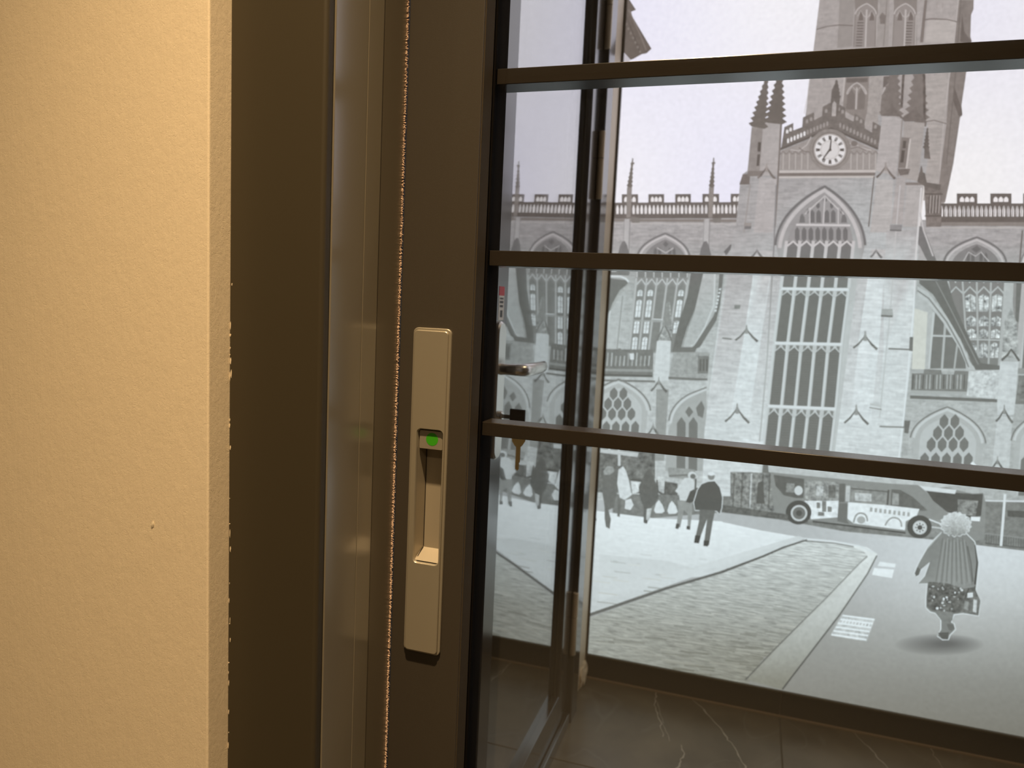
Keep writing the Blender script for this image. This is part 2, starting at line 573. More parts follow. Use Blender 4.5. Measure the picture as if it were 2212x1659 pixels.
# the cup: sloping bottom ledge, straight sides, flat back (built inside the stile)
bm = bmesh.new()
y0, y1 = 0.6770, 0.6935
L0, R0, T0, B0 = HX - HW / 2, HX + HW / 2, HZ + HH / 2, HZ - HH / 2
L1, R1, T1, B1 = L0 + .0022, R0 - .0004, T0, B0 + .0105
f = [bm.verts.new(c) for c in ((L0, y0, B0 + .0012), (R0, y0, B0 + .0012), (R0, y0, T0), (L0, y0, T0))]
b = [bm.verts.new(c) for c in ((L1, y1, B1), (R1, y1, B1), (R1, y1, T1), (L1, y1, T1))]
for k in range(4):
    bm.faces.new((f[k], f[(k + 1) % 4], b[(k + 1) % 4], b[k]))
bm.faces.new(b)
cup = bm_obj('cup', bm, M['cup'], plate)
for p in cup.data.polygons:
    p.flip()
# thin dark joint down the left side of the cup
mesh_obj('joint_line', [(L1 - .0001, y1 - .0002, B1 + .001), (L1 + .0007, y1 - .0002, B1 + .001), (L1 + .0007, y1 - .0002, T1 - .02), (L1 - .0001, y1 - .0002, T1 - .02)], [(0, 1, 2, 3)], M['rubber'], plate)
mesh_obj('joint_line', [(L0 + .0014, y0 + .0040, B0 + .0040), (L0 + .0021, y0 + .0040, B0 + .0040), (L1 + .0008, y1 - .0006, B1 + .0005), (L1 + .0001, y1 - .0006, B1 + .0005)], [(0, 1, 2, 3)], M['rubber'], plate)
# slider with the green indicator
bz0 = 1.0000
sl = loops('latch_slider', [
    (rrect(HX + .0002, (bz0 + T0) / 2 - .0004, HW - .0014, T0 - bz0 - .0008, .0012), 0.6930),
    (rrect(HX + .0002, (bz0 + T0) / 2 - .0004, HW - .0014, T0 - bz0 - .0008, .0012), 0.6784),
    (rrect(HX + .0002, (bz0 + T0) / 2 - .0004, HW - .0022, T0 - bz0 - .0016, .0010), 0.6778),
], M['satin'], plate, cap0=False, cap1=True)
dn = 40
dv = [(-0.3011 + .0066 * math.cos(2 * math.pi * k / dn), 0.67765, 1.0105 + .0066 * math.sin(2 * math.pi * k / dn)) for k in range(dn)]
dv2 = [(x, 0.6779, z) for x, y, z in dv]
mesh_obj('indicator_dot', dv + dv2, [tuple(range(dn))] + [(k, k + dn, (k + 1) % dn + dn, (k + 1) % dn) for k in range(dn)], M['green'], plate)['label'] = 'round green lock indicator dot'
root_to_base(leaf, (0.39, 0.715, 0.012))

# recess cut into the stile so the cup is a real hollow
cut = box('cutter', L0 - .0005, R0 + .0005, 0.670, 0.6940, B0 - .001, T0 + .001, M['bronze'])
st = [c for c in leaf.children if c.name == 'stile'][0]
bpy.context.view_layer.update()
md = st.modifiers.new('recess', 'BOOLEAN')
md.operation = 'DIFFERENCE'
md.solver = 'EXACT'
md.object = cut
dg = bpy.context.evaluated_depsgraph_get()
me2 = bpy.data.meshes.new_from_object(st.evaluated_get(dg))
st.modifiers.clear()
st.data = me2
bpy.data.objects.remove(cut, do_unlink=True)

# ------------------------------------------------------------------ side wall, its frame and hinged door
post = box('wall_partition', -0.90, -0.402, 0.70, 1.035, 0, CEIL, M['void'])
tag(post, 'dark partition end beside the sliding door', 'wall', kind='structure')
box('wall_side', -0.90, -0.42, 1.992, 2.32, 0, CEIL, M['cornerwall'])
tag(bpy.data.objects['wall_side'], 'narrow beige wall reveal between side door and lightbox', 'wall', kind='structure')
tag(box('wall_back_room', -0.95, -0.90, 0.66, 2.32, 0, CEIL, M['void']), 'dark wall seen dimly behind the side door glass', 'wall', kind='structure')
box('trim_1', -0.90, -0.385, 1.041, 1.985, 2.20, CEIL, M['void'])
tag(bpy.data.objects['trim_1'], 'dark header above the side door', 'trim', kind='structure')

sf = empty('side_door_frame')
tag(sf, 'dark bronze frame around the hinged side door beside the lightbox', 'door frame')
prism('jamb_profile', [(-0.48, 1.910), (-0.4030, 1.910)] + arc(-0.4030, 1.914, 0.004, -90, 0, 12) + [(-0.3990, 1.9780)] + arc(-0.4030, 1.9810, 0.004, 0, 90, 12) + [(-0.48, 1.985)], 0, 2.2, M['smooth'], sf, True)
prism('jamb_profile', [(-0.48, 1.0352), (-0.402, 1.0352), (-0.402, 1.125), (-0.48, 1.125)], 0, 2.2, M['smooth'], sf)
box('threshold', -0.48, -0.402, 1.1252, 1.9098, 0.0002, 0.032, M['smooth'], sf, 0.003)
root_to_base(sf, (-0.43, 1.48, 0))

d2 = empty('door_2')
tag(d2, 'glazed hinged side door reflecting the lightbox, dark frame and lever handle', 'door', kind='structure')
YN, YF = 1.2365, 1.816
XB = -0.470
box('stile', XB, XS, 1.1285, YN, 0.038, 2.19, M['smooth'], d2, 0.0015)
box('stile', XB, XS, YF, 1.9035, 0.038, 2.19, M['smooth'], d2, 0.003, 3)
box('bottom_rail', XB, XS - .0003, YN, YF, 0.038, 0.124, M['smooth'], d2, 0.0015)
box('top_rail', XB, XS - .0003, YN, YF, 2.09, 2.1895, M['smooth'], d2, 0.0015)
box('glass_pane', XG - .004, XG, YN, YF, 0.124, 2.09, M['coated_glass'], d2)
prism('glazing_bead', [(XG, YF - .0060), (XG + .003, YF - .0055), (XG + .006, YF - .0003), (XG, YF - .0003)], 0.124, 2.09, M['dark'], d2)
# hinges at the far stile: two barrels with a joint
for z0, z1 in ((1.43, 1.60), (1.801, 1.975), (0.201, 0.378)):
    zs = z0 + (z1 - z0) * 0.60
    hg = tube('hinge', [(-0.4045, 1.9070, z0), (-0.4045, 1.9070, z0 + .001), (-0.4045, 1.9070, zs - .001), (-0.4045, 1.9070, zs - .0005)], [.0075, .0082, .0082, .0075], M['hinge'], d2, 14)
    tube('hinge_pin', [(-0.4045, 1.9070, zs - .0005), (-0.4045, 1.9070, zs + .0012)], .006, M['dark'], hg, 12)
    tube('hinge_barrel', [(-0.4045, 1.9070, zs + .0012), (-0.4045, 1.9070, zs + .002), (-0.4045, 1.9070, z1 - .001), (-0.4045, 1.9070, z1)], [.0075, .0082, .0082, .0072], M['hinge'], hg, 14)
# lever handle on a long backplate (near stile)
pl = rrect(1.1850, 1.0025, 0.041, 0.237, 0.0185, 8)
bm = bmesh.new()
ra = [bm.verts.new((XS, y, zz)) for y, zz in pl]
rb = [bm.verts.new((XS + .0085, y, zz)) for y, zz in pl]
rc = [bm.verts.new((XS + .0115, y, zz)) for y, zz in rrect(1.1850, 1.0025, 0.035, 0.231, 0.0165, 8)]
for A_, B_ in ((ra, rb), (rb, rc)):
    for k in range(len(pl)):
        bm.faces.new((A_[k], A_[(k + 1) % len(pl)], B_[(k + 1) % len(pl)], B_[k]))
bm.faces.new(rc)
bm.faces.new(ra[::-1])
hp = bm_obj('handle_plate', bm, M['steel'], d2, True)
tube('lever', [(XS + .011, 1.1850, 1.0403), (XS + .020, 1.1850, 1.0403), (XS + .036, 1.1852, 1.0403), (XS + .046, 1.1905, 1.0403), (XS + .052, 1.2025, 1.0403), (XS + .055, 1.2305, 1.0403), (XS + .056, 1.2655, 1.0403), (XS + .055, 1.2965, 1.0408), (XS + .054, 1.3025, 1.0408)],
     [.0105, .0095, .0098, .0108, .0112, .0110, .0105, .0098, .0055], M['steel'], hp, 18, [1, 1, 1, .95, .85, .75, .7, .7, .7])
tube('lock_cylinder', [(XS + .011, 1.1850, 0.9596), (XS + .0165, 1.1850, 0.9596), (XS + .018, 1.1850, 0.9596)], [.0088, .0088, .0070], M['steel'], hp, 18)
root_to_base(d2, (-0.43, 1.51, 0.038))

# key in the lock and a key hanging from it
k1 = empty('key')
tag(k1, 'key with black plastic head pushed into the side door lock', 'key')
kx = XS + .018
box('blade', kx - .004, kx + .012, 1.1842, 1.1858, 0.9560, 0.9632, M['steel'], k1, .0003)
box('head', kx + .012, kx + .040, 1.1825, 1.1875, 0.9470, 0.9740, M['blackp'], k1, .0018, 3)
root_to_base(k1, (kx, 1.1850, 0.9596))
k2 = empty('key')
tag(k2, 'brass key hanging down below the side door lock', 'key')
rn = 20
tube('split_ring', [(kx + .030 + .0105 * math.cos(2 * math.pi * t / rn) * .35, 1.1850 + .0105 * math.cos(2 * math.pi * t / rn), 0.9420 + .0105 * math.sin(2 * math.pi * t / rn)) for t in range(rn + 1)], .0009, M['steel'], k2, 8)
prof = [(-.0115, -.004), (-.0125, .004), (-.010, .0100), (-.004, .0125), (.004, .0125), (.010, .0100), (.0125, .004), (.0115, -.004), (.0070, -.0115), (.0040, -.014), (.0040, -.040), (.0022, -.0425), (.0034, -.0455), (.0020, -.0485), (.0030, -.052), (.0, -.0555), (-.0040, -.052), (-.0040, -.014), (-.0070, -.0115)]
bm = bmesh.new()
ca, sa = math.cos(R(25)), math.sin(R(25))
kc = Vector((kx + .030, 1.1850, 0.9235))
fa = [bm.verts.new(kc + Vector((u * ca + .001 * sa, u * sa - .001 * ca, w))) for u, w in prof]
fb = [bm.verts.new(kc + Vector((u * ca - .001 * sa, u * sa + .001 * ca, w))) for u, w in prof]
for k in range(len(prof)):
    bm.faces.new((fa[k], fa[(k + 1) % len(prof)], fb[(k + 1) % len(prof)], fb[k]))
bm.faces.new(fa[::-1])
bm.faces.new(fb)
bm_obj('blade_and_bow', bm, M['brass'], k2)
root_to_base(k2, (kx + .030, 1.1850, 0.868))

# small red and white label stuck on the near stile above the handle
stk = empty('sticker')
tag(stk, 'small red and white paper label stuck above the side door handle', 'sticker')
box('paper', XS, XS + .0004, 1.1885, 1.2155, 1.1225, 1.1645, M['white'], stk)
box('red_band', XS, XS + .0005, 1.1885, 1.2155, 1.1645, 1.1800, M['red'], stk)
for (a, b_, z0, z1) in ((1.1925, 1.2115, 1.1580, 1.1610), (1.1925, 1.2115, 1.1515, 1.1555), (1.1935, 1.2105, 1.1445, 1.1485), (1.1965, 1.2085, 1.1275, 1.1395)):
    box('print_line', XS + .0002, XS + .0006, a, b_, z0, z1, M['ink'], stk)
root_to_base(stk, (XS, 1.2020, 1.1225))

# ------------------------------------------------------------------ skirting under the lightbox
sk = empty('baseboard_back')
tag(sk, 'dark marble tile skirting along the foot of the lightbox', 'skirting', kind='structure')
for xa, xb in ((-0.4195, 0.1555), (0.1585, 1.3555), (1.3585, 2.4)):
    box('skirting_tile', xa, xb, YL - .004, YL + .03, 0.0002, 0.0740, M['skirt'], sk, 0.0012, 2)
box('grout_joint', -0.4195, 2.4, YL + .0002, YL + .03, 0.0002, 0.0735, M['grout'], sk)
box('sealant_line', -0.4195, 2.4, YL - .012, YL - .0042, 0.0002, 0.0045, M['sealant'], sk)
root_to_base(sk, (0.5, YL, 0))
# rough bead of filler where the reveal meets the floor
bm = bmesh.new()
bmesh.ops.create_icosphere(bm, subdivisions=4, radius=1)
for v in bm.verts:
    q = v.co.copy()
    k = 1 + 0.35 * mnoise.noise(q * 2.3)
    v.co = Vector((-0.4195 + max(q.x, -0.02) * .012 * k, 2.135 + q.y * .042 * k, max(0.0003, 0.026 + q.z * .046 * k)))
fil = bm_obj('filler_bead', bm, M['beige'], None, True)
tag(fil, 'lumpy beige filler smear in the corner at the foot of the lightbox', 'filler')

# ------------------------------------------------------------------ the backlit print (flat picture on one panel)
def to_plane(x, y):
    """point of the print for a position measured on the picture"""
    d = AX_F + AX_R * ((x - IMW / 2) / FPX) - AX_U * ((y - IMH / 2) / FPX)
    return d.x * YL / d.y, CAM_H + d.z * YL / d.y


def crop(ox, oy, k):
    return lambda pts: [(ox + x / k, oy + y / k) for x, y in pts]


cA = crop(1040, 0, 3.687); cB = crop(1560, 0, 3.385); cC = crop(1040, 400, 3.687); cD = crop(1560, 400, 3.385)
cE = crop(1030, 800, 3.687); cF = crop(1560, 830, 3.385); cG = crop(980, 1209, 3.687); cK = crop(1560, 1169, 3.385)
cZ = crop(1180, 0, 9.217)


def s2l(c):
    c = max(0.0, min(1.0, c))
    return c / 12.92 if c <= 0.04045 else ((c + 0.055) / 1.055) ** 2.4


def tint(g, y):
    if isinstance(g, tuple):
        r, gg, b = g
    else:
        t = max(0.0, min(1.0, (y - 520) / 110)); t = t * t * (3 - 2 * t)
        up = (g * 0.995, g * 0.972, g * 0.976)
        h = min(1.0, g / 230)
        lo = (g * (0.945 * h + 0.975 * (1 - h)), g * (0.995 * h + 1.0 * (1 - h)), g * (1.01 * h + 0.935 * (1 - h)))
        r, gg, b = (up[i] * (1 - t) + lo[i] * t for i in range(3))
    return s2l(r / 255), s2l(gg / 255), s2l(b / 255)


PV, PF, PC, PA = [], [], [], []
DEP = [0.0]


def P(pts, g, a=0.0, s=0.0, bump=True, c=0.0):
    """filled outline; g grey (or colour, or function of x, y); a blotch grain; s horizontal streak grain"""
    if bump:
        DEP[0] += 5e-6
    i0 = len(PV)
    f = []
    for x, y in pts:
        X, Z = to_plane(x, y)
        PV.append((X, YL - DEP[0], Z))
        cc = g(x, y) if callable(g) else g
        PC.append((*tint(cc, y), 1.0))
        PA.append((a, s, c))
        f.append(i0 + len(f))
    PF.append(tuple(f))


def L(pts, w, g, a=0.0, bump=True, close=False):
    """stroke of width w (a number or one per point)"""
    if bump:
        DEP[0] += 5e-6
    n = len(pts)
    if close:
        pts = pts + [pts[0]]
        n += 1
    ww = w if isinstance(w, (list, tuple)) else [w] * n
    off = []
    for i in range(n):
        ax, ay = pts[max(i - 1, 0)]
        bx, by = pts[min(i + 1, n - 1)]
        if close and (i == 0 or i == n - 1):
            ax, ay = pts[n - 2]
            bx, by = pts[1]
        dx, dy = bx - ax, by - ay
        l = math.hypot(dx, dy) or 1
        off.append((-dy / l * ww[i] / 2, dx / l * ww[i] / 2))
    for i in range(n - 1):
        (x0, y0), (x1, y1) = pts[i], pts[i + 1]
        P([(x0 - off[i][0], y0 - off[i][1]), (x1 - off[i + 1][0], y1 - off[i + 1][1]), (x1 + off[i + 1][0], y1 + off[i + 1][1]), (x0 + off[i][0], y0 + off[i][1])], g, a, 0, False)


def lerp(p, q, t):
    return (p[0] + (q[0] - p[0]) * t, p[1] + (q[1] - p[1]) * t)


def bez(p0, p1, p2, n=10):
    return [((1 - t) ** 2 * p0[0] + 2 * t * (1 - t) * p1[0] + t * t * p2[0], (1 - t) ** 2 * p0[1] + 2 * t * (1 - t) * p1[1] + t * t * p2[1]) for t in [i / n for i in range(n + 1)]]


def pointed(l, apex, r, n=10):
    """pointed arch from the left springing over the apex to the right springing"""
    cl = (l[0] + (apex[0] - l[0]) * 0.06, apex[1] + (l[1] - apex[1]) * .40)
    cr = (r[0] + (apex[0] - r[0]) * 0.06, apex[1] + (r[1] - apex[1]) * .40)
    return bez(l, cl, apex, n) + bez(apex, cr, r, n)[1:]


def bil(q, u, v):
    """q = TL, TR, BR, BL"""
    return lerp(lerp(q[0], q[1], u), lerp(q[3], q[2], u), v)


def grid(x0, x1, y0, y1, nx, ny, g, a=0.0, s=0.0):
    DEP[0] += 5e-6
    for i in range(nx):
        for j in range(ny):
            xa, xb = x0 + (x1 - x0) * i / nx, x0 + (x1 - x0) * (i + 1) / nx
            ya, yb = y0 + (y1 - y0) * j / ny, y0 + (y1 - y0) * (j + 1) / ny
            P([(xa, ya), (xb, ya), (xb, yb), (xa, yb)], g, a, s, False)


def lights(q, n, glass, stone, w, heads=True, hv=0.10, a=0.03):
    """row of pointed lights in quad q: glass panel, mullions, little arched heads"""
    P([q[0], q[1], q[2], q[3]], glass, a)
    DEP[0] += 5e-6
    for i in range(n + 1):
        L([bil(q, i / n, 0), bil(q, i / n, 1)], w, stone, 0, False)
    if heads:
        DEP[0] += 5e-6
        for i in range(n):
            u0, um, u1 = i / n, (i + .5) / n, (i + 1) / n
            P([bil(q, u0, 0), bil(q, um, 0), bil(q, um, .008), bil(q, u0 + .12 / n, hv * .55), bil(q, u0, hv)], stone, 0, 0, False)
            P([bil(q, um, 0), bil(q, u1, 0), bil(q, u1, hv), bil(q, u1 - .12 / n, hv * .55), bil(q, um, .008)], stone, 0, 0, False)


def net(q, n, rows, glass, stone, w, shrink=0.0):
    """net tracery: rows of pointed oval openings, offset row by row"""
    for r in range(rows):
        v0, v1 = r / rows, (r + 1) / rows
        k = n - (rows - 1 - r) if shrink else n
        for i in range(k):
            uc = (i + .5 + (n - k) / 2) / n
            hw = .40 / n
            vm = (v0 + v1) / 2
            ov = .35 / rows
            P([bil(q, uc, v0 - ov * .3), bil(q, uc + hw, vm - ov * .55), bil(q, uc + hw, vm + ov * .55), bil(q, uc, v1 + ov * .3), bil(q, uc - hw, vm + ov * .55), bil(q, uc - hw, vm - ov * .55)], glass, .04)


def pinnacle(tip, base, hw, g, n=7):
    """crocketed spirelet"""
    dx, dy = base[0] - tip[0], base[1] - tip[1]
    l = math.hypot(dx, dy)
    nx, ny = dy / l, -dx / l
    left, right = [], []
    for i in range(n * 2 + 1):
        t = i / (n * 2)
        w = hw * (0.16 + 0.84 * t ** 0.9) * (1.35 if i % 2 else 0.82)
        c = (tip[0] + dx * t, tip[1] + dy * t)
        left.append((c[0] - nx * w, c[1] - ny * w))
        right.append((c[0] + nx * w, c[1] + ny * w))
    P([tip] + right + left[::-1], g, .10)


def disc(cx, cy, rx, ry, g, n=28, a=0.0):
    P([(cx + rx * math.cos(2 * math.pi * k / n), cy + ry * math.sin(2 * math.pi * k / n)) for k in range(n)], g, a)


def halo(pts, w, g):
    L(pts, w, g, 0, True, True)


def parapet(pa, pb, merl, top, mid, low, base, dark, sky, step):
    """pierced battlement: the line pa-pb gives the slope; merl = list of x ranges; y levels at pa"""
    sl = (pb[1] - pa[1]) / (pb[0] - pa[0])
    Y = lambda x, y: y + (x - pa[0]) * sl
    x0, x1 = pa[0], pb[0]
    P([(x0, Y(x0, mid)), (x1, Y(x1, mid)), (x1, Y(x1, base)), (x0, Y(x0, base))], dark, .10)
    for a_, b_ in merl:
        P([(a_, Y(a_, top)), (b_, Y(b_, top)), (b_, Y(b_, mid + 2)), (a_, Y(a_, mid + 2))], dark, .10)
        n = 3
        wd = (b_ - a_) * .74 / n
        for i in range(n):
            xc = a_ + (b_ - a_) * .13 + wd * (i + .5)
            yc = Y(xc, (top + mid) / 2 + 2.0)
            P([(xc - wd * .42, yc + 5.5), (xc - wd * .44, yc - 1), (xc - wd * .2, yc - 4.5), (xc, yc - 6), (xc + wd * .2, yc - 4.5), (xc + wd * .44, yc - 1), (xc + wd * .42, yc + 5.5)], sky, 0)
    x = x0 + step * .4
    DEP[0] += 5e-6
    while x < x1 - step * .5:
        ya, yb = Y(x, mid + 5), Y(x, low)
        P([(x - step * .28, yb), (x - step * .34, ya + (yb - ya) * .45), (x - step * .15, ya + 2), (x, ya), (x + step * .15, ya + 2), (x + step * .34, ya + (yb - ya) * .45), (x + step * .28, yb)], random.choice((sky, sky - 8, sky - 22)), 0, 0, False)
        x += step


SKY = lambda x, y: (239 + 5 * math.sin(x / 130 + 1.2) * math.cos(y / 150), 236 + 5 * math.sin(x / 130 + 1.2) * math.cos(y / 150), 245 + 3 * math.sin(x / 190))
DK, MD, LT = 112, 150, 176

# sky
grid(1150, 2750, -700, 620, 24, 18, SKY, .035)
# cornice of the house at the left edge
P(cZ([(1320, 0), (1660, 0), (1785, 195), (1690, 235), (1715, 330), (2095, 970), (2000, 1060), (1900, 1080), (1720, 1180), (1680, 1190), (1560, 1060), (1320, 700)]), (110, 100, 94), .10)
P(cZ([(1100, -700), (1280, -700), (1660, 0), (1320, 0)]), (112, 102, 96), .10)
L(cZ([(1640, 190), (1900, 760), (1990, 1000)]), 3.2, (128, 118, 112), .05)
L(cZ([(1600, 330), (1780, 800), (1860, 1040)]), 2.0, (96, 87, 82), .05)
for k in range(7):
    p = lerp(cZ([(1560, 480)])[0], cZ([(1840, 1030)])[0], k / 6)
    disc(p[0] + 3, p[1], 2.2, 3.0, (132, 123, 117), 10)
P(cZ([(1320, 720), (1540, 1050), (1680, 1190), (1500, 1400), (1320, 1400)]), (196, 190, 196), .03)
P([(1322, 150), (1337, 150), (1330, 280), (1323, 420), (1310, 420)], (214, 211, 216), .02)

# ---- central tower
TW = (170, 162, 160)
P(cB([(790, -700), (712, 0), (640, 590), (560, 1250), (1620, 1500), (1690, 1200), (1740, 860), (1757, 840), (1750, 770), (1787, 515), (1825, 300), (1815, 270), (1820, 110), (1838, 65), (1840, 0), (1890, -700)]), TW, .10, .10)
P(cB([(1730, 0), (1838, 0), (1838, 65), (1820, 110), (1815, 270), (1825, 300), (1787, 515), (1750, 770), (1757, 840), (1740, 860), (1690, 1200), (1630, 1480), (1570, 1480), (1640, 900), (1660, 590), (1700, 310), (1790, -700), (1890, -700)]), (134, 125, 121), .12)
L(cB([(1790, -600), (1728, 0), (1695, 310), (1655, 600), (1610, 980), (1590, 1250)]), 2.2, (186, 178, 176))
L(cB([(1765, -300), (1745, 0), (1710, 500), (1680, 800), (1640, 1200)]), 1.6, (112, 104, 100))
P(cB([(1755, 100), (1770, 230), (1820, 300), (1800, 330), (1740, 300)]), (112, 103, 99), .1)
P(cB([(1700, 640), (1750, 790), (1757, 840), (1730, 850), (1690, 740)]), (110, 101, 97), .1)
# facets of the turrets
P(cB([(860, 0), (970, 0), (960, 340), (840, 350), (850, 180)]), (154, 146, 143), .06)
P(cB([(1480, 0), (1500, 0), (1470, 310), (1445, 310)]), (128, 118, 114), .06)
L(cB([(690, 215), (760, 195), (850, 183), (970, 188)]), 2.0, (118, 108, 104))
L(cB([(1480, 145), (1530, 138), (1640, 142), (1715, 160)]), 2.4, (120, 110, 106))
P(cB([(1500, 150), (1640, 145), (1705, 160), (1690, 310), (1480, 310)]), (182, 174, 171), .06, .10)
L(cB([(1570, 60), (1570, 20), (1610, 20), (1610, 60)]), 1.2, (150, 140, 136))
# belfry windows
for ox in (0, 285):
    xa, xb = 975 + ox, 1135 + ox
    P(cB([(xa - 6, -4), (xb + 6, -4), (xb + 4, 40), (xb + 2, 345), (xa - 20, 345), (xa - 4, 60)]), (140, 131, 127), .06)
    P(cB([(xa, -500), (xb, -500), (xb, 10), (xa, 10)]), (138, 129, 125), .06)
    P(cB(pointed((xa + 3, 100), (xa + 82, 28), (xb - 12, 100))) + cB([(xb - 22, 345), (xa - 12, 345)]), (150, 141, 138), .04)
    L(cB(pointed((xa - 2, 105), (xa + 82, 26), (xb - 8, 105))), 2.6, (186, 178, 176))
    L(cB([(xa + 82, 70), (xa + 72, 345)]), 3.6, (186, 178, 176))
    L(cB([(xa + 28, 95), (xa + 82, 130), (xa + 130, 95)]), 2.2, (182, 174, 172))
    for (hx) in (xa + 38, xa + 118):
        P(cB([(hx - 18, 150), (hx, 75), (hx + 16, 100), (hx + 18, 150)]), (120, 110, 106), .04)
        L(cB([(hx - 24, 120), (hx, 78), (hx + 24, 120)]), 1.6, (180, 172, 170))
    lx = xa + 38 if ox == 0 else xa + 112
    for k in range(9):
        y = 162 + k * 21
        P(cB([(lx - 24 - k * 1.4, y), (lx + 22 - k * 1.4, y), (lx + 21 - k * 1.4, y + 9), (lx - 25 - k * 1.4, y + 9)]), (112, 103, 99))
    L(cB([(xb - 2, 110), (xb - 8, 340)]), 2.4, (178, 170, 168))
    L(cB([(xa - 8, 60), (xa - 22, 345)]), 1.8, (172, 164, 162))
P(cB([(1160, -400), (1235, -400), (1225, 0), (1215, 340), (1125, 340), (1150, 60)]), (160, 152, 149), .08)
L(cB([(1205, 0), (1180, 340)]), 2.2, (140, 131, 127))
P(cB([(1150, 120), (1170, 90), (1200, 120), (1190, 175), (1155, 175)]), (128, 119, 115), .1)
# stage under the bar
P(cB([(905, 555), (1075, 550), (1065, 800), (1040, 900), (880, 800)]), (142, 133, 129), .08)
P(cB([(910, 575), (1065, 570), (1062, 600), (908, 605)]), (116, 107, 103), .06)
L(cB(pointed((912, 690), (985, 605), (1055, 690))), 2.6, (184, 176, 174))
L(cB([(985, 640), (978, 800)]), 3.4, (184, 176, 174))
L(cB([(920, 690), (950, 630), (985, 670), (1015, 630), (1050, 690)]), 2.2, (182, 174, 172))
P(cB([(915, 700), (945, 645), (970, 690), (968, 800), (905, 800)]), (126, 117, 113), .05)
P(cB([(995, 690), (1020, 645), (1048, 700), (1040, 800), (990, 800)]), (128, 119, 115), .05)
P(cB([(1085, 560), (1165, 555), (1150, 900), (1050, 920), (1070, 700)]), (166, 158, 155), .14)
P(cB([(1180, 560), (1250, 555), (1240, 620), (1175, 640)]), (116, 107, 103), .06)
L(cB([(1165, 720), (1190, 640), (1235, 600)]), 2.6, (184, 176, 174))
P(cB([(1165, 700), (1200, 640), (1230, 700), (1215, 900), (1150, 900)]), (132, 123, 119), .06)
L(cB([(640, 560), (625, 700), (600, 830)]), 1.4, (196, 188, 186))
L(cB([(895, 560), (880, 740)]), 3.0, (188, 180, 177))
P(cB([(1490, 560), (1650, 540), (1625, 900), (1490, 890)]), (174, 166, 163), .08, .14)
L(cB([(1490, 890), (1550, 880), (1640, 905)]), 2.0, (122, 113, 109))
P(cB([(1490, 900), (1615, 910), (1580, 1350), (1480, 1350)]), (170, 162, 159), .08, .16)

# ---- nave walls left and right of the transept
NW = lambda x, y: 172 + 20 * max(0, min(1, (y - 560) / 200))
grid(1150, 1720, 470, 1090, 14, 14, NW, .10, .22)
grid(1925, 2750, 475, 1110, 18, 14, lambda x, y: 170 + 12 * max(0, min(1, (y - 560) / 250)), .10, .22)
# battlements
sl_merl = [(1040 + a / 3.687, 1040 + b / 3.687) for a, b in ((690, 820), (905, 1035), (1118, 1248), (1330, 1455), (1543, 1668), (1760, 1893), (1985, 2110))]
parapet((1200, 421), (1606, 419), sl_merl, 420.5, 438.5, 463, 473, (112, 104, 100), 236, 8.7)
sr_merl = [(1560 + a / 3.385, 1560 + b / 3.385) for a, b in ((1715, 1865), (1960, 2115), (2200, 2355), (2450, 2600), (2700, 2850), (2950, 3100))]
parapet((2030, 418), (2600, 418), sr_merl, 418, 439.5, 468, 480, (108, 100, 96), 238, 9.6)
for k in range(60):
    x = 2034 + k * 9.6
    L([(x, 446), (x - 1, 468)], 1.4, (96, 88, 84), 0, k == 0)
P([(1150, 472), (1606, 474), (1606, 480), (1150, 478)], (138, 130, 126), .06)
L([(1150, 482), (1606, 484)], 1.6, (190, 184, 182))
P([(2000, 480), (2750, 480), (2750, 490), (2000, 488)], (140, 132, 128), .08)
L([(2010, 492), (2750, 492)], 2.0, (186, 180, 177))
L(cD([(2195, 330), (2175, 560), (2150, 800)]), 3.2, (112, 106, 102))
P(cC([(1190, 250), (1260, 262), (1260, 300), (1200, 300)]), (132, 126, 122), .06)
P(cC([(1840, 262), (1910, 262), (1905, 300), (1850, 300)]), (132, 126, 122), .06)
# spirelets on the battlement
for tipx, tipy, bx, by in ((1366.8, 344, 1360, 405), (1541.8, 343, 1537, 405)):
    pinnacle((tipx, tipy), (bx, by), 5.2, (120, 112, 106))
    L([(tipx, tipy - 2), (tipx - 1, tipy + 14)], 2.6, (124, 116, 110))
    P([(tipx - 5, tipy + 8), (tipx + 4, tipy + 7), (tipx + 3, tipy + 11), (tipx - 4, tipy + 12)], (120, 112, 106))
    P([(bx - 5.5, by), (bx + 5.5, by), (bx + 2, 470), (bx - 7, 470)], (146, 138, 134), .08)
# wall shafts
for x0 in (1160, 1795):
    P(cC([(x0 - 18, 270), (x0 + 18, 270), (x0 + 6, 560), (x0 - 30, 560)]), 184, .08)
    L(cC([(x0 + 24, 280), (x0 + 14, 540)]), 2.2, 150)
    L(cC([(x0 - 22, 280), (x0 - 32, 540)]), 1.6, 156)

# ---- clerestory window, left
P(cC([(1215, 560)] + pointed((1262, 560), (1465, 402), (1650, 560))) + cC([(1640, 700), (1600, 1000), (1540, 1330), (1165, 1330), (1200, 1000), (1225, 700)]), 168, .05)
L(cC(pointed((1240, 575), (1465, 385), (1660, 575))), 4.6, 128)
L(cC(pointed((1262, 575), (1465, 405), (1640, 575))), 4.6, 196)
P(cC(pointed((1295, 590), (1465, 430), (1625, 590))), 140, .05)
for (x, y) in ((1468, 470),):
    P(cC([(x, y - 26), (x + 24, y), (x, y + 24), (x - 24, y)]), 118, .05)
for x in (1385, 1420, 1500, 1535):
    P(cC([(x - 12, 585), (x - 12, 520), (x, 495), (x + 12, 520), (x + 12, 585)]), 116, .05)
L(cC([(1400, 500), (1468, 540), (1530, 500)]), 2.2, 192)
cw = cC([(1240, 690), (1655, 690), (1560, 1335), (1175, 1335)])
P(cw, 148, .06)
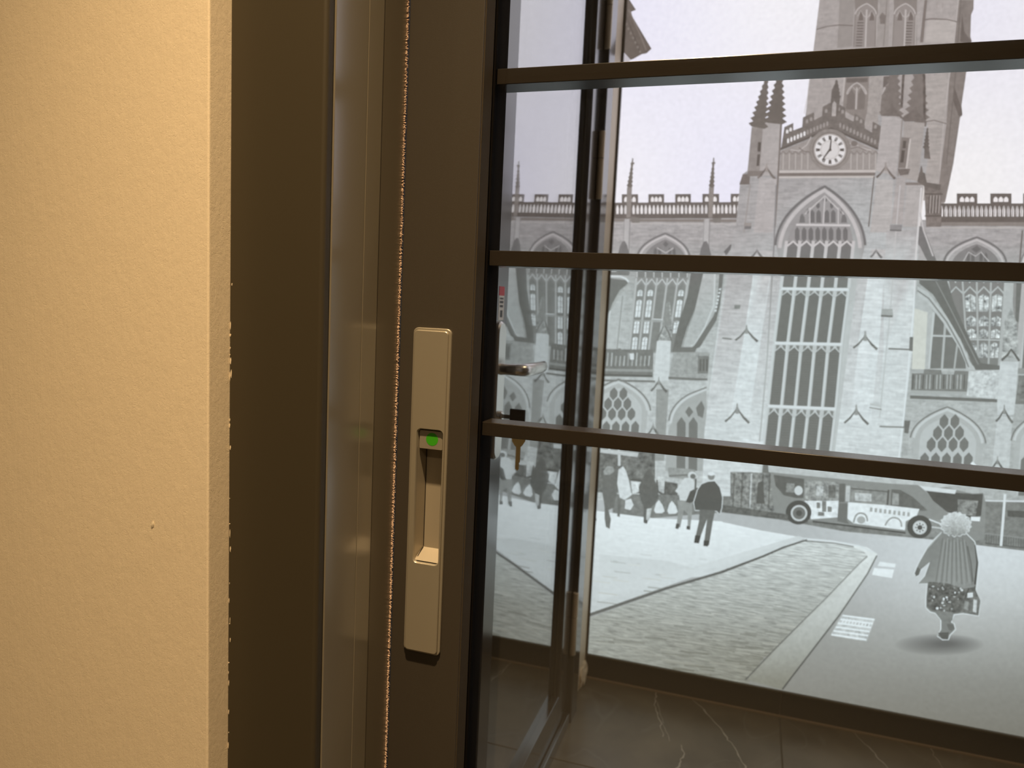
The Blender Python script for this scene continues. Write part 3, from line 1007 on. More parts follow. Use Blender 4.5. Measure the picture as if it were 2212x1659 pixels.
lights(cC([(1240, 600), (1640, 600), (1640, 735), (1240, 735)]), 6, 134, 196, 2.4, False)
DEP[0] += 5e-6
for k in range(5):
    u0, u1 = k / 5, (k + 1) / 5
    qa, qb = bil(cw, u0, .17), bil(cw, u1, .17)
    mid = bil(cw, (u0 + u1) / 2, .09)
    L([bil(cw, u0, .08), qa], 3, 200, 0, False)
    L([qa, mid, qb], 3.0, 204, 0, False)
for k in range(6):
    L([bil(cw, k / 5, .10), bil(cw, k / 5, 1)], 4.6 if k in (0, 5) else 3.6, 188)
for k in range(5):
    u0, u1 = (k + .14) / 5, (k + .86) / 5
    bright = 222 if k in (0, 1, 4) else 136
    P([bil(cw, u0, .20), bil(cw, (u0 + u1) / 2, .13), bil(cw, u1, .20), bil(cw, u1, .98), bil(cw, u0, .98)], 138, .08)
    if k in (0, 1, 4):
        for v0, v1 in ((.22, .30), (.34, .56), (.60, .76), (.80, .97)):
            if k == 4 and v0 > .6:
                continue
            P([bil(cw, u0 + .02, v0 + .02), bil(cw, (u0 + u1) / 2, v0), bil(cw, u1 - .02, v0 + .02), bil(cw, u1 - .02, v1), bil(cw, u0 + .02, v1)], 226, .16)
            L([bil(cw, (u0 + u1) / 2, v0), bil(cw, (u0 + u1) / 2, v1)], 1.2, 150)
            for t in (.33, .66):
                L([bil(cw, u0 + .02, v0 + (v1 - v0) * t), bil(cw, u1 - .02, v0 + (v1 - v0) * t)], 0.9, 160)
L([bil(cw, 0, .60), bil(cw, .92, .62)], 3.0, 170)
L([bil(cw, .42, .585), bil(cw, .75, .595)], 2.6, 210)
P(cC([(970, 1300), (1110, 1300), (1110, 1335), (970, 1335)]), 120, .08)
# left part under the bar: flying buttress and reveal
P(cC([(700, 690), (1180, 690), (1200, 740), (1120, 830), (1050, 960), (1000, 1080), (960, 1330), (700, 1330)]), 176, .08, .10)
P(cC([(1010, 740), (1175, 760), (1160, 790), (1100, 840), (1045, 940), (1000, 1060), (985, 980)]), 122, .08)
L(cC([(1010, 725), (1110, 728), (1150, 745), (1172, 770)]), 4.2, 222)
P(cC([(1010, 690), (1185, 690), (1175, 720), (1010, 715)]), 128, .06)
P(cC([(1030, 1000), (1130, 850), (1155, 870), (1090, 1310), (985, 1310)]), 190, .08, .12)
L(cC([(1025, 1000), (975, 1320)]), 3.0, 212)
L(cC([(1125, 880), (1080, 1310)]), 2.0, 150)
# domed buttress tops above the bar
for x0 in (1135, 1785):
    P(cC([(x0 - 48, 560), (x0 - 36, 500), (x0 - 14, 450), (x0 + 8, 445), (x0 + 26, 480), (x0 + 46, 560)]), 124, .08)
    P(cC([(x0 - 48, 560), (x0 + 46, 560), (x0 + 40, 700), (x0 - 60, 700)]), 128, .08)
# raking buttress right of the window
P(cC([(1690, 560), (1800, 560), (1790, 720), (1745, 880), (1640, 1130), (1580, 1330), (1520, 1330), (1560, 1140), (1640, 880)]), 118, .08)
L(cC([(1800, 700), (1750, 870), (1650, 1120), (1600, 1290)]), 1.8, 150)
P(cC([(1770, 690), (1870, 690), (1860, 1000), (1760, 1180), (1640, 1300), (1600, 1300), (1680, 1080)]), 186, .10, .10)
L(cC([(1860, 690), (1850, 960), (1780, 1130), (1690, 1290)]), 3.4, 208)
P(cC([(1895, 690), (1930, 690), (1900, 960), (1870, 1080), (1740, 1290), (1640, 1330), (1700, 1270), (1850, 1040), (1880, 940)]), 122, .08)
for k in range(7):
    p = lerp((1895, 830), (1860, 1000), k / 6)
    P(cC([(p[0] - 8, p[1]), (p[0] + 14, p[1] - 12), (p[0] + 10, p[1] + 10)]), 226)
P(cC([(1930, 530), (1985, 470), (2000, 490), (1950, 560)]), 118, .08)
P(cC([(1540, 1290), (1720, 1290), (1700, 1330), (1530, 1330)]), 124, .08)
# pinnacled buttress in front of the window
P(cC([(1398, 1240), (1510, 1240), (1485, 1700), (1360, 1700)]), 214, .08, .10)
P(cC([(1410, 1240), (1430, 1160), (1455, 1090), (1475, 940), (1500, 930), (1512, 1060), (1520, 1160), (1512, 1240)]), 170, .55)
L(cC([(1395, 1240), (1432, 1165), (1455, 1110), (1490, 1170), (1515, 1240)]), 3.2, 124)
pinnacle(cC([(1488, 930)])[0], cC([(1478, 1120)])[0], 9, 150, 6)
# low balustrade, left
P(cC([(560, 1300), (1370, 1310), (1365, 1530), (560, 1515)]), 128, .14)
DEP[0] += 5e-6
for k in range(24):
    x = 580 + k * 33
    y = 1335 + 24 * ((k // 3) % 2)
    L(cC([(x, y), (x - 8, 1440)]), 2.6, 168 + (k % 3) * 10, .1, False)
L(cC([(560, 1462), (1370, 1478)]), 5.5, 158, .1)
L(cC([(560, 1500), (1365, 1520)]), 4.2, 104, .06)
P(cC([(1180, 1340), (1215, 1340), (1215, 1390), (1185, 1390)]), 222)
# wall between
P(cC([(1530, 1330), (1820, 1330), (1800, 1540), (1490, 1540)]), 168, .20)
P(cC([(1725, 1360), (1812, 1360), (1806, 1500), (1722, 1500)]), 132, .12)
for k in range(3):
    P(cC([(1738 + k * 26, 1385), (1752 + k * 26, 1385), (1750 + k * 26, 1480), (1736 + k * 26, 1480)]), 108, .05)
L(cC([(1490, 1535), (1800, 1550)]), 5.5, 126, .06)

# ---- aisle level (left)
grid(1150, 1600, 822, 1075, 8, 8, 196, .14, .16)
L([(1150, 818), (1415, 824)], 4.5, 128, .06)


def aisle_window(l, apex, r, bottom, n, rows):
    w = r[0] - l[0]
    hood = pointed((l[0] - w * .05, l[1]), (apex[0], apex[1] - 6), (r[0] + w * .05, r[1]))
    P(pointed(l, apex, r) + [(r[0] - (bottom - r[1]) * .08, bottom), (l[0] - (bottom - l[1]) * .08, bottom)], 184, .05)
    L(hood, 3.4, 132)
    L(pointed(l, apex, r), 5.5, 206)
    inn = pointed((l[0] + w * .09, l[1]), (apex[0], apex[1] + w * .10), (r[0] - w * .09, r[1]))
    P(inn + [(r[0] - w * .09 - (bottom - r[1]) * .08, bottom), (l[0] + w * .09 - (bottom - l[1]) * .08, bottom)], 196, .04)
    # net tracery in the head
    gl = 124
    xl, xr = l[0] + w * .10, r[0] - w * .10
    pitch = (xr - xl) / n
    yb = l[1] + w * .30
    dr = lambda x, y: x - (y - l[1]) * .08
    for k in range(n):
        cx = xl + pitch * (k + .5)
        hw = pitch * .40
        P([(dr(cx, yb - pitch * .55), yb - pitch * .55), (dr(cx + hw, yb - pitch * .1), yb - pitch * .1), (dr(cx + hw, yb + pitch * .5), yb + pitch * .5), (dr(cx + hw, bottom), bottom), (dr(cx - hw, bottom), bottom), (dr(cx - hw, yb + pitch * .5), yb + pitch * .5), (dr(cx - hw, yb - pitch * .1), yb - pitch * .1)], gl, .05)
    for row in range(1, rows + 1):
        k = n - row
        yc = yb - pitch * (.20 + 1.05 * row)
        for i in range(k):
            cx = xl + pitch * (i + .5 + row / 2)
            hw, hh = pitch * .40, pitch * .70
            P([(dr(cx, yc - hh), yc - hh), (dr(cx + hw, yc - hh * .35), yc - hh * .35), (dr(cx + hw, yc + hh * .35), yc + hh * .35), (dr(cx, yc + hh), yc + hh), (dr(cx - hw, yc + hh * .35), yc + hh * .35), (dr(cx - hw, yc - hh * .35), yc - hh * .35)], gl, .05)


def ep(p):
    return cE([p])[0]


aisle_window(ep((880, 300)), ep((1130, 92)), ep((1360, 320)), 1010, 5, 3)
# second aisle arch, half hidden by the great buttress
P(cE([(1530, 460)]) + cE(bez((1555, 400), (1570, 290), (1700, 200))) + cE([(1830, 140), (1830, 800), (1500, 800)]), 176, .06)
L(cE(bez((1545, 420), (1560, 280), (1700, 205)) + [(1760, 178), (1830, 150)]), 5.0, 208)
L(cE(bez((1530, 400), (1545, 270), (1690, 190)) + [(1760, 162), (1830, 135)]), 3.0, 132)
for x in (1590, 1685):
    P(cE([(x, 800), (x + 4, 420), (x + 40, 370), (x + 74, 420), (x + 70, 800)]), 124, .05)
P(cE([(1660, 330), (1690, 285), (1725, 330), (1690, 375)]), 124, .05)
P(cE([(1745, 300), (1790, 240), (1815, 300), (1800, 380), (1760, 360)]), 126, .05)
P(cE([(1430, 150), (1530, 150), (1490, 720), (1420, 720)]), 158, .08, .1)
# small ogee gables on the buttresses


def ogee(c, w, h, g=118):
    L([(c[0] - w, c[1] + h), (c[0] - w * .55, c[1] + h * .62), (c[0] - w * .1, c[1] + 1), (c[0], c[1] - h * .25)], [4.6, 4.0, 3.0, 1.4], g, .3)
    L([(c[0], c[1] - h * .25), (c[0] + w * .12, c[1] + 2), (c[0] + w * .55, c[1] + h * .68), (c[0] + w, c[1] + h * 1.12)], [1.4, 3.2, 5.0, 5.6], g, .3)
    pinnacle((c[0], c[1] - h * .55), (c[0], c[1] + h * .35), w * .16, tuple(c_ + 34 for c_ in g) if isinstance(g, tuple) else g + 34, 3)


ogee(ep((1450, 90)), 17, 20)
ogee(ep((1405, 450)), 13, 18)
ogee(ep((540, 340)), 12, 16)
# railings, cars and shop clutter behind the people (left)
P(cE([(600, 640), (1420, 640), (1420, 860), (1330, 980), (600, 960)]), 116, .45)
P(cE([(1140, 640), (1330, 660), (1330, 860), (1140, 830)]), 124, .50)
L(cE([(1135, 645), (1135, 760)]), 5.5, 206)
P(cE([(950, 620), (1290, 655), (1280, 690), (950, 650)]), 200, .1)
P(cE([(1225, 880), (1310, 885), (1300, 960), (1240, 990)]), 214, .35)
L(cE([(1230, 870), (1320, 880)]), 5, 96)
P(cE([(1430, 870), (1600, 900), (1600, 1030), (1470, 1000), (1420, 940)]), 112, .4)
P(cE([(1440, 840), (1500, 850), (1490, 980), (1450, 960)]), 196, .3)
P(cE([(1520, 770), (1740, 790), (1735, 880), (1530, 850)]), 160, .2)
L(cE([(1530, 840), (1735, 830)]), 4, 128)

# ---- transept front
FW = lambda x, y: 170 + 48 * max(0, min(1, (y - 560) / 120)) - 4 * max(0, min(1, (y - 900) / 150))
fpts = cB([(215, 930), (190, 1245), (150, 1275), (130, 1350), (100, 1659)]) + cD([(70, 430), (20, 660), (-60, 1250), (-130, 1800), (-150, 2350), (1270, 2420), (1330, 1700), (1390, 1210), (1425, 690), (1455, 120), (1475, -20)]) + cB([(1500, 1200), (1500, 900), (1140, 840), (1140, 1085), (800, 935), (430, 1090), (440, 880), (330, 900)])
P(fpts, FW, .08, .20)
# stepped battlement of the gable
P(cB([(430, 1090), (455, 930), (520, 900), (520, 955), (585, 930), (590, 860), (672, 822), (672, 880), (730, 850), (735, 782), (790, 752), (815, 740), (900, 790), (900, 860), (960, 890), (968, 830), (1040, 880), (1042, 940), (1095, 970), (1100, 890), (1165, 925), (1140, 1085), (800, 935)]), (122, 114, 110), .14)
for (a0, a1, b0, b1, n) in (((470, 1040), (780, 905), (0, 0), (0, 0), 13), ((850, 915), (1130, 1050), (0, 0), (0, 0), 11)):
    DEP[0] += 5e-6
    for k in range(n):
        p = lerp(a0, a1, (k + .5) / n)
        P(cB([(p[0] - 7, p[1] + 14), (p[0] - 8, p[1] - 12), (p[0], p[1] - 24), (p[0] + 8, p[1] - 16), (p[0] + 7, p[1] + 10)]), (228, 224, 226) if a0[0] < 800 and k < 6 else (158, 150, 147), 0, 0, False)
for (x, y) in ((475, 965), (500, 950), (620, 890), (650, 875), (760, 815), (850, 800), (880, 820), (985, 870), (1015, 890), (1120, 930)):
    P(cB([(x - 9, y + 12), (x - 9, y - 10), (x, y - 18), (x + 9, y - 12), (x + 9, y + 10)]), (226, 222, 224) if x < 510 else (160, 152, 149))
# niche with statue on the apex
P(cB([(795, 720), (800, 660), (835, 590), (852, 640), (862, 720), (845, 860), (790, 860)]), (118, 110, 106), .18)
P(cB([(805, 760), (820, 740), (835, 760), (830, 850), (800, 850)]), (176, 168, 166), .2)
pinnacle(cB([(836, 585)])[0], cB([(832, 720)])[0], 9, (112, 104, 100), 5)
L(cB([(425, 1092), (800, 940), (1140, 1090)]), 5.0, (106, 98, 94))
# gable panel with clock
P(cB([(430, 1105), (800, 955), (1135, 1105), (1125, 1245), (420, 1245)]), (158, 150, 147), .08)
DEP[0] += 5e-6
for k in range(16):
    x = 445 + k * 45
    if 640 < x < 940:
        continue
    top = 1112 - 0
    L(cB([(x, 1240), (x + 2, 1125)]), 2.0, (186, 178, 175), 0, False)
    L(cB([(x - 20, 1130), (x, 1105), (x + 22, 1130)]), 1.6, (126, 117, 113), 0, False)
L(cB([(500, 1095), (560, 1105), (620, 1060), (650, 1000)]), 2.0, (190, 182, 180))
L(cB([(560, 1080), (600, 1110), (640, 1110)]), 2.0, (126, 117, 113))
L(cB([(930, 1050), (970, 1045), (1000, 1080), (1090, 1100)]), 2.0, (190, 182, 180))
L(cB([(935, 1090), (990, 1075), (1050, 1100)]), 2.0, (126, 117, 113))
disc(*cB([(965, 1050)])[0], 7, 6, (128, 119, 115))
disc(*cB([(788, 1097)])[0], 45, 45, (146, 138, 134), 36, .14)
disc(*cB([(788, 1097)])[0], 37.5, 37.5, (124, 115, 111), 36)
disc(*cB([(788, 1097)])[0], 35.5, 35.5, (176, 168, 165), 36)
disc(*cB([(788, 1097)])[0], 32.5, 32.5, (226, 222, 223), 36)
disc(*cB([(788, 1097)])[0], 20.5, 20.5, (196, 189, 187), 30)
disc(*cB([(788, 1097)])[0], 18.5, 18.5, (216, 211, 211), 30)
ccx, ccy = cB([(788, 1097)])[0]
for k in range(12):
    a_ = math.pi * 2 * k / 12
    c_, s_ = math.cos(a_), math.sin(a_)
    p0, p1 = (ccx + c_ * 21.5, ccy + s_ * 21.5), (ccx + c_ * 30.5, ccy + s_ * 30.5)
    nx_, ny_ = -s_, c_
    for o_ in ((-2.2, 0.0, 2.2) if k % 3 else (-2.6, -0.9, 0.9, 2.6)):
        L([(p0[0] + nx_ * o_ * .7, p0[1] + ny_ * o_ * .7), (p1[0] + nx_ * o_, p1[1] + ny_ * o_)], 1.5, (96, 88, 84))
L(cB([(788, 1100), (797, 1015)]), [4.2, 2.0], (92, 84, 80))
L(cB([(790, 1090), (730, 1172)]), [4.2, 2.0], (92, 84, 80))
disc(ccx, ccy, 3.2, 3.2, (92, 84, 80), 14)
# string courses under the gable
P(cB([(415, 1248), (1122, 1243), (1120, 1262), (413, 1266)]), (196, 188, 185), .04)
P(cB([(413, 1266), (1120, 1262), (1116, 1286), (410, 1290)]), (128, 119, 115), .06)
P(cB([(410, 1290), (1116, 1286), (1112, 1300), (408, 1304)]), (194, 187, 184), .04)
# left buttress with twin spirelets
P(cB([(215, 935), (300, 925), (290, 1250), (185, 1255)]), (150, 142, 139), .12)
P(cB([(262, 1040), (285, 1040), (280, 1110), (258, 1110)]), (100, 92, 88)); P(cB([(258, 1130), (278, 1130), (270, 1215), (250, 1215)]), (104, 96, 92))
P(cB([(302, 885), (435, 880), (415, 1285), (272, 1285)]), (176, 169, 168), .08, .10)
L(cB([(432, 890), (408, 1300), (385, 1659)]), 4.0, (130, 121, 117))
pinnacle(cB([(325, 575)])[0], cB([(262, 935)])[0], 17, (118, 110, 105), 9)
pinnacle(cB([(425, 520)])[0], cB([(385, 905)])[0], 20, (114, 106, 101), 9)
P(cB([(125, 1350), (150, 1275), (205, 1272), (200, 1350)]), (122, 113, 109), .1)
P(cB([(190, 1250), (300, 1250), (290, 1290), (180, 1290)]), (132, 123, 119), .1)
for c_ in cB([(325, 1230)]):
    ogee((c_[0], c_[1]), 19, 22, (124, 115, 111))
P(cB([(270, 1300), (400, 1310), (370, 1700), (230, 1700)]), (180, 174, 174), .08, .12)
L(cB([(205, 1350), (160, 1700)]), 2.4, (158, 150, 147))
P(cB([(160, 1630), (215, 1630), (210, 1670), (160, 1670)]), (156, 149, 146), .1)
# right buttress, dark spirelets in front of the tower
pinnacle(cB([(1262, 430)])[0], cB([(1235, 850)])[0], 21, (126, 117, 113), 9)
pinnacle(cB([(1440, 420)])[0], cB([(1420, 880)])[0], 22, (128, 119, 115), 9)
L(cB([(1325, 540), (1310, 790)]), 5.5, (108, 99, 95), .3); L(cB([(1475, 540), (1480, 880)]), 5.5, (106, 97, 93), .3)
P(cB([(1160, 850), (1225, 790), (1240, 755), (1265, 800), (1320, 860), (1400, 800), (1415, 780), (1430, 820), (1495, 890), (1490, 930), (1400, 890), (1330, 890), (1290, 850), (1200, 850)]), (120, 111, 107), .14)
P(cB([(1168, 850), (1310, 870), (1270, 1290), (1125, 1250)]), (178, 171, 170), .08, .12)
L(cB([(1315, 880), (1285, 1290)]), 3.0, (150, 141, 137))
P(cB([(1330, 890), (1480, 900), (1430, 1330), (1300, 1290)]), (168, 160, 157), .08, .10)
P(cB([(1312, 1005), (1378, 1010), (1360, 1060), (1345, 1230), (1285, 1230)]), (132, 123, 119), .08)
P(cB([(1322, 1030), (1345, 1032), (1340, 1085), (1318, 1085)]), (98, 90, 86)); P(cB([(1312, 1100), (1335, 1100), (1325, 1190), (1300, 1190)]), (96, 88, 84))
L(cB([(1375, 1015), (1345, 1240)]), 3.4, (196, 188, 185))
P(cB([(1280, 1235), (1375, 1235), (1360, 1275), (1300, 1285)]), (118, 109, 105), .16)
pinnacle(cB([(1500, 935)])[0], cB([(1490, 1090)])[0], 6, (106, 98, 94), 6)
P(cB([(1478, 1080), (1510, 1080), (1522, 1165), (1475, 1160)]), (112, 104, 100), .25)
ogee(cB([(1195, 1225)])[0], 20, 22, (120, 111, 107))
P(cB([(1130, 1310), (1250, 1320), (1230, 1700), (1080, 1700)]), (182, 177, 176), .08, .14)
L(cB([(1110, 1290), (1070, 1659)]), 2.6, (116, 108, 104))
P(cB([(1275, 1300), (1340, 1300), (1320, 1640), (1235, 1640)]), (174, 167, 166), .08, .1)
P(cB([(1350, 1345), (1475, 1345), (1440, 1659), (1320, 1659)]), (178, 172, 171), .08, .12)
P(cB([(1340, 1335), (1500, 1335), (1500, 1355), (1340, 1355)]), (136, 127, 123), .08)
L(cB([(1478, 1350), (1440, 1659)]), 3.0, (222, 216, 214))
P(cB([(1425, 1330), (1440, 1265), (1480, 1265), (1495, 1335), (1600, 1350), (1590, 1400), (1540, 1400)]), (112, 104, 100), .14)
pinnacle(cB([(1455, 1215)])[0], cB([(1455, 1270)])[0], 4, (116, 107, 103), 4)
P(cB([(1475, 1360), (1600, 1400), (1600, 1659), (1490, 1659)]), (128, 119, 115), .25)
for k in range(4):
    x = 1515 + k * 22
    L(cB([(x, 1430), (x - 8, 1560)]), 2.2, (96, 88, 84)); L(cB([(x + 8, 1430), (x, 1560)]), 1.6, (176, 168, 165))
L(cB([(1480, 1420), (1610, 1420)]), 3, (100, 92, 88)); L(cB([(1480, 1580), (1600, 1580)]), 3, (100, 92, 88))

# buttress strips running down the front
for pts, g in (([(240, 480), (370, 480), (350, 700), (285, 1120), (200, 1700), (60, 1700), (160, 1100), (220, 700)], 224), ([(1090, 470), (1215, 470), (1180, 700), (1150, 1120), (1090, 1700), (940, 1700), (1000, 1120), (1060, 700)], 224), ([(1200, 330), (1440, 330), (1415, 700), (1390, 1200), (1330, 1700), (1130, 1700), (1180, 1200), (1180, 700)], 216)):
    P(cD(pts), (lambda gg: (lambda x, y: gg - 38 * (1 - max(0, min(1, (y - 540) / 70)))))(g), .08, .18)
L(cD([(1455, 20), (1415, 520), (1400, 900), (1330, 1659), (1290, 2000)]), 3.6, lambda x, y: 214 + 14 * (y > 560))
L(cD([(1300, 0), (1270, 330), (1230, 900), (1180, 1400), (1150, 1700)]), 2.4, 196)
L(cD([(395, 0), (380, 420), (330, 1250), (290, 1700), (260, 2000)]), 3.0, lambda x, y: 142 + 40 * (y > 560))
P(cD([(1225, 290), (1315, 290), (1310, 335), (1225, 335)]), 146, .1); L(cD([(1225, 330), (1310, 333)]), 3, 112)
P(cD([(1165, 905), (1245, 905), (1250, 960), (1160, 960)]), 172, .1); L(cD([(1160, 955), (1245, 960)]), 4.0, 120)
L(cD([(1080, 1600), (1165, 1615)]), 5, 196); L(cD([(1075, 1625), (1165, 1640)]), 2.4, 140)
P(cD([(90, 875), (135, 875), (130, 905), (88, 905)]), 140, .1)
P(cD([(165, 300), (215, 300), (210, 322), (162, 322)]), 126, .06)
for c_, w, h in (((178, 1060), 24, 22), ((1045, 1110), 26, 24), ((110, 1640), 26, 26), ((980, 1650), 26, 26), ((255, 480), 12, 14), ((1125, 480), 12, 14)):
    ogee(cD([c_])[0], w, h, 122)
L(cD([(0, 1118), (70, 1126)]), 3.0, 130); L(cD([(1215, 1195), (1390, 1203)]), 3.2, 124)
P(cD([(1370, 1110), (1400, 1110), (1395, 1215), (1365, 1210)]), 122, .1)
L(cD([(1150, 1763), (1330, 1770)]), 3.4, 140); P(cF([(1330, 265), (1375, 265), (1360, 360), (1330, 355)]), 116, .12)

# ---- the great window of the transept
gl = 122
arch = pointed((398, 450), (748, 18), (1040, 450), 14)
P(cD(arch) + cD([(985, 700), (960, 900), (790, 2200), (260, 2200), (400, 900), (440, 700)]), lambda x, y: 158 + 38 * max(0, min(1, (y - 540) / 80)), .05)
L(cD(pointed((388, 440), (750, 10), (1045, 440), 14)), 5.6, 120, .05)
L(cD(pointed((420, 460), (748, 38), (1008, 460), 14)), 8.0, 196, .05)
P(cD(pointed((470, 470), (750, 75), (965, 470), 14)), 156, .05)
P(cD([(470, 470), (965, 470), (945, 700), (440, 700)]), 170, .05)
# net of small lights in the head
for (x, y, w, h) in ((752, 105, 30, 40), (700, 145, 26, 60), (800, 145, 24, 60), (625, 190, 14, 40), (870, 190, 14, 40)):
    P(cD([(x, y - h / 2), (x + w / 2, y - h * .1), (x + w / 2, y + h * .25), (x, y + h / 2), (x - w / 2, y + h * .25), (x - w / 2, y - h * .1)]), gl - 6, .05)
for x in (658, 705, 765, 812):
    P(cD([(x - 17, 275), (x - 17, 200), (x, 180), (x + 17, 200), (x + 17, 275)]), gl - 4, .05)
for x in (585, 890):
    P(cD([(x - 22, 275), (x - 14, 225), (x, 205), (x + 18, 240), (x + 20, 275)]), gl, .05)
L(cD([(540, 290), (935, 295)]), 4.6, 206)
for x in (548, 598, 648, 698, 746, 795, 850, 900):
    P(cD([(x - 17, 395), (x - 17, 330), (x, 305), (x + 17, 330), (x + 17, 395), (x, 415)]), gl - 4, .05)
qh = cD([(470, 415), (960, 415), (925, 750), (430, 750)])
P(qh, gl + 2, .05)
DEP[0] += 5e-6
for k in range(6):
    L([bil(qh, k / 5, -.02), bil(qh, k / 5, 1)], 7.0, lambda x, y: 198 + 10 * (y > 560), 0, False)
for k in range(5):
    L([bil(qh, k / 5, .11), bil(qh, (k + .5) / 5, -.01), bil(qh, (k + 1) / 5, .11)], 4.6, 204, 0, False)
L(cD([(640, 180), (750, 80), (850, 180)]), 3, 196); L(cD([(605, 215), (640, 165), (640, 285)]), 2.6, 196); L(cD([(890, 215), (848, 165), (848, 285)]), 2.6, 196); L(cD([(750, 90), (738, 285)]), 3, 196)


def big_row(q, th):
    P(q, gl, .05)
    # leaded panes
    DEP[0] += 5e-6
    for k in range(26):
        L([bil(q, 0, (k + .5) / 26), bil(q, 1, (k + .5) / 26)], .8, gl - 12, 0, False)
    DEP[0] += 5e-6
    for k in range(6):
        L([bil(q, k / 5, 0), bil(q, k / 5, 1)], 7.2, 210, 0, False)
        L([bil(q, k / 5 + .018, 0), bil(q, k / 5 + .018, 1)], 1.6, 176, 0, False)
    for k in range(5):
        a0, a1, a2 = bil(q, k / 5, .15), bil(q, (k + .5) / 5, .055), bil(q, (k + 1) / 5, .15)
        P([bil(q, k / 5, .0), bil(q, (k + 1) / 5, .0), a2, a1, a0], 198, .06, 0, False)
        P([bil(q, (k + .14) / 5, .025), bil(q, (k + .40) / 5, .02), bil(q, (k + .36) / 5, .055), bil(q, (k + .16) / 5, .10)], 138, 0, 0, True)
        P([bil(q, (k + .86) / 5, .025), bil(q, (k + .60) / 5, .02), bil(q, (k + .64) / 5, .055), bil(q, (k + .84) / 5, .10)], 138, 0, 0, False)
    L([lerp(q[0], q[3], -.01), lerp(q[1], q[2], -.01)], 6.0, 224)


big_row(cD([(430, 760), (925, 768), (875, 1160), (382, 1148)]), 6)
big_row(cD([(382, 1158), (875, 1168), (832, 1632), (335, 1608)]), 6)
big_row(cD([(333, 1618), (830, 1640), (770, 2150), (278, 2120)]), 6)

# ---- right hand nave: window, flying buttress, aisle
L(cD(pointed((1620, 560), (1860, 382), (2075, 565))), 4.6, 122)
L(cD(pointed((1640, 565), (1860, 402), (2050, 570))), 4.6, 194)
P(cD(pointed((1675, 580), (1860, 430), (2025, 580))), 136, .05)
P(cD([(1820, 470), (1860, 440), (1890, 470), (1855, 495)]), 112, .06)
for x in (1795, 1830, 1890, 1925):
    P(cD([(x - 12, 560), (x - 10, 515), (x + 2, 490), (x + 14, 515), (x + 12, 560)]), 112, .05)
L(cD([(1760, 560), (1800, 490), (1850, 520), (1890, 490), (1950, 560)]), 2.2, 190)
rw = cD([(1640, 600), (2075, 600), (2020, 1320), (1720, 1320)])
P(cD([(1560, 600), (2110, 600), (2040, 1330), (1700, 1330)]), 182, .06)
P(rw, 134, .06)
DEP[0] += 5e-6
for k in range(9):
    L([bil(rw, k / 8, 0), bil(rw, k / 8, .16)], 2.6, 196, 0, False)
for k in range(5):
    L([bil(rw, k / 4, .16), bil(rw, k / 4, 1)], 4.0, 182, 0, False)
for k in range(4):
    L([bil(rw, k / 4, .27), bil(rw, (k + .5) / 4, .20), bil(rw, (k + 1) / 4, .27)], 3.6, 190, 0, False)
for k in range(1, 4):
    u0, u1 = (k + .12) / 4, (k + .88) / 4
    for v0, v1 in ((.27, .45), (.49, .60), (.62, .72), (.76, .92)):
        P([bil(rw, u0, v0 + .03), bil(rw, (u0 + u1) / 2, v0), bil(rw, u1, v0 + .03), bil(rw, u1, v1), bil(rw, u0, v1)], 196, .75)
        L([bil(rw, (u0 + u1) / 2, v0), bil(rw, (u0 + u1) / 2, v1)], 1.6, 136)
L([bil(rw, .1, .73), bil(rw, 1, .74)], 3.0, 188)
P(cD([(2105, 600), (2207, 600), (2207, 1380), (2160, 1380)]), 150, .1)
P(cD([(2150, 640), (2290, 640), (2270, 860), (2210, 1000), (2140, 1000)]), 118, .1)

P(cD([(2060, 700), (2130, 690), (2115, 1000), (2045, 1280)]), 188, .08)
for ox_ in (560, 1120):
    aisle_window(cD([(1640 + ox_, 565)])[0], cD([(1860 + ox_, 402)])[0], cD([(2060 + ox_, 570)])[0], 795, 4, 2)
# area under the arch: wall and two-light window
P(cD([(1410, 780), (1500, 860), (1640, 1080), (1800, 1330), (1790, 1345), (1385, 1345)]), 188, .08)
P(cD([(1405, 900), (1500, 930), (1480, 1345), (1385, 1345)]), (204, 211, 205), .06)
P(cD([(1555, 930), (1600, 940), (1770, 1210), (1780, 1340), (1515, 1340)]), 124, .06)
L(cD([(1630, 1000), (1605, 1340)]), 5, 186); L(cD([(1720, 1140), (1695, 1340)]), 4, 180); L(cD([(1535, 1100), (1690, 1105)]), 4, 196); L(cD([(1545, 930), (1510, 1340)]), 4.5, 204)
# flying buttress: dark raking slab and lit moulded arch
P(cD([(1440, 300), (1470, 310), (1560, 540), (1600, 690), (1560, 700), (1500, 560), (1430, 430)]), 122, .08)
P(cD([(1440, 440), (1490, 540), (1560, 700), (1470, 700), (1425, 600)]), 176, .08)
L(cD([(1445, 200), (1470, 330), (1540, 520)]), 3.2, 196)
P(cD([(1440, 690), (1640, 690), (1700, 880), (1800, 1110), (1890, 1300), (2035, 1320), (2030, 1350), (1850, 1350), (1760, 1160), (1640, 960), (1540, 800), (1440, 720)]), 116, .08)
P(cD([(1425, 740), (1500, 780), (1640, 960), (1740, 1130), (1810, 1290), (1850, 1350), (1800, 1350), (1730, 1190), (1610, 1000), (1500, 860), (1425, 800)]), 196, .06)
L(cD([(1425, 770), (1510, 830), (1640, 1000), (1740, 1180), (1800, 1330)]), 3.0, 134)
L(cD([(1560, 700), (1660, 890), (1790, 1150), (1870, 1310)]), 2.0, 150)
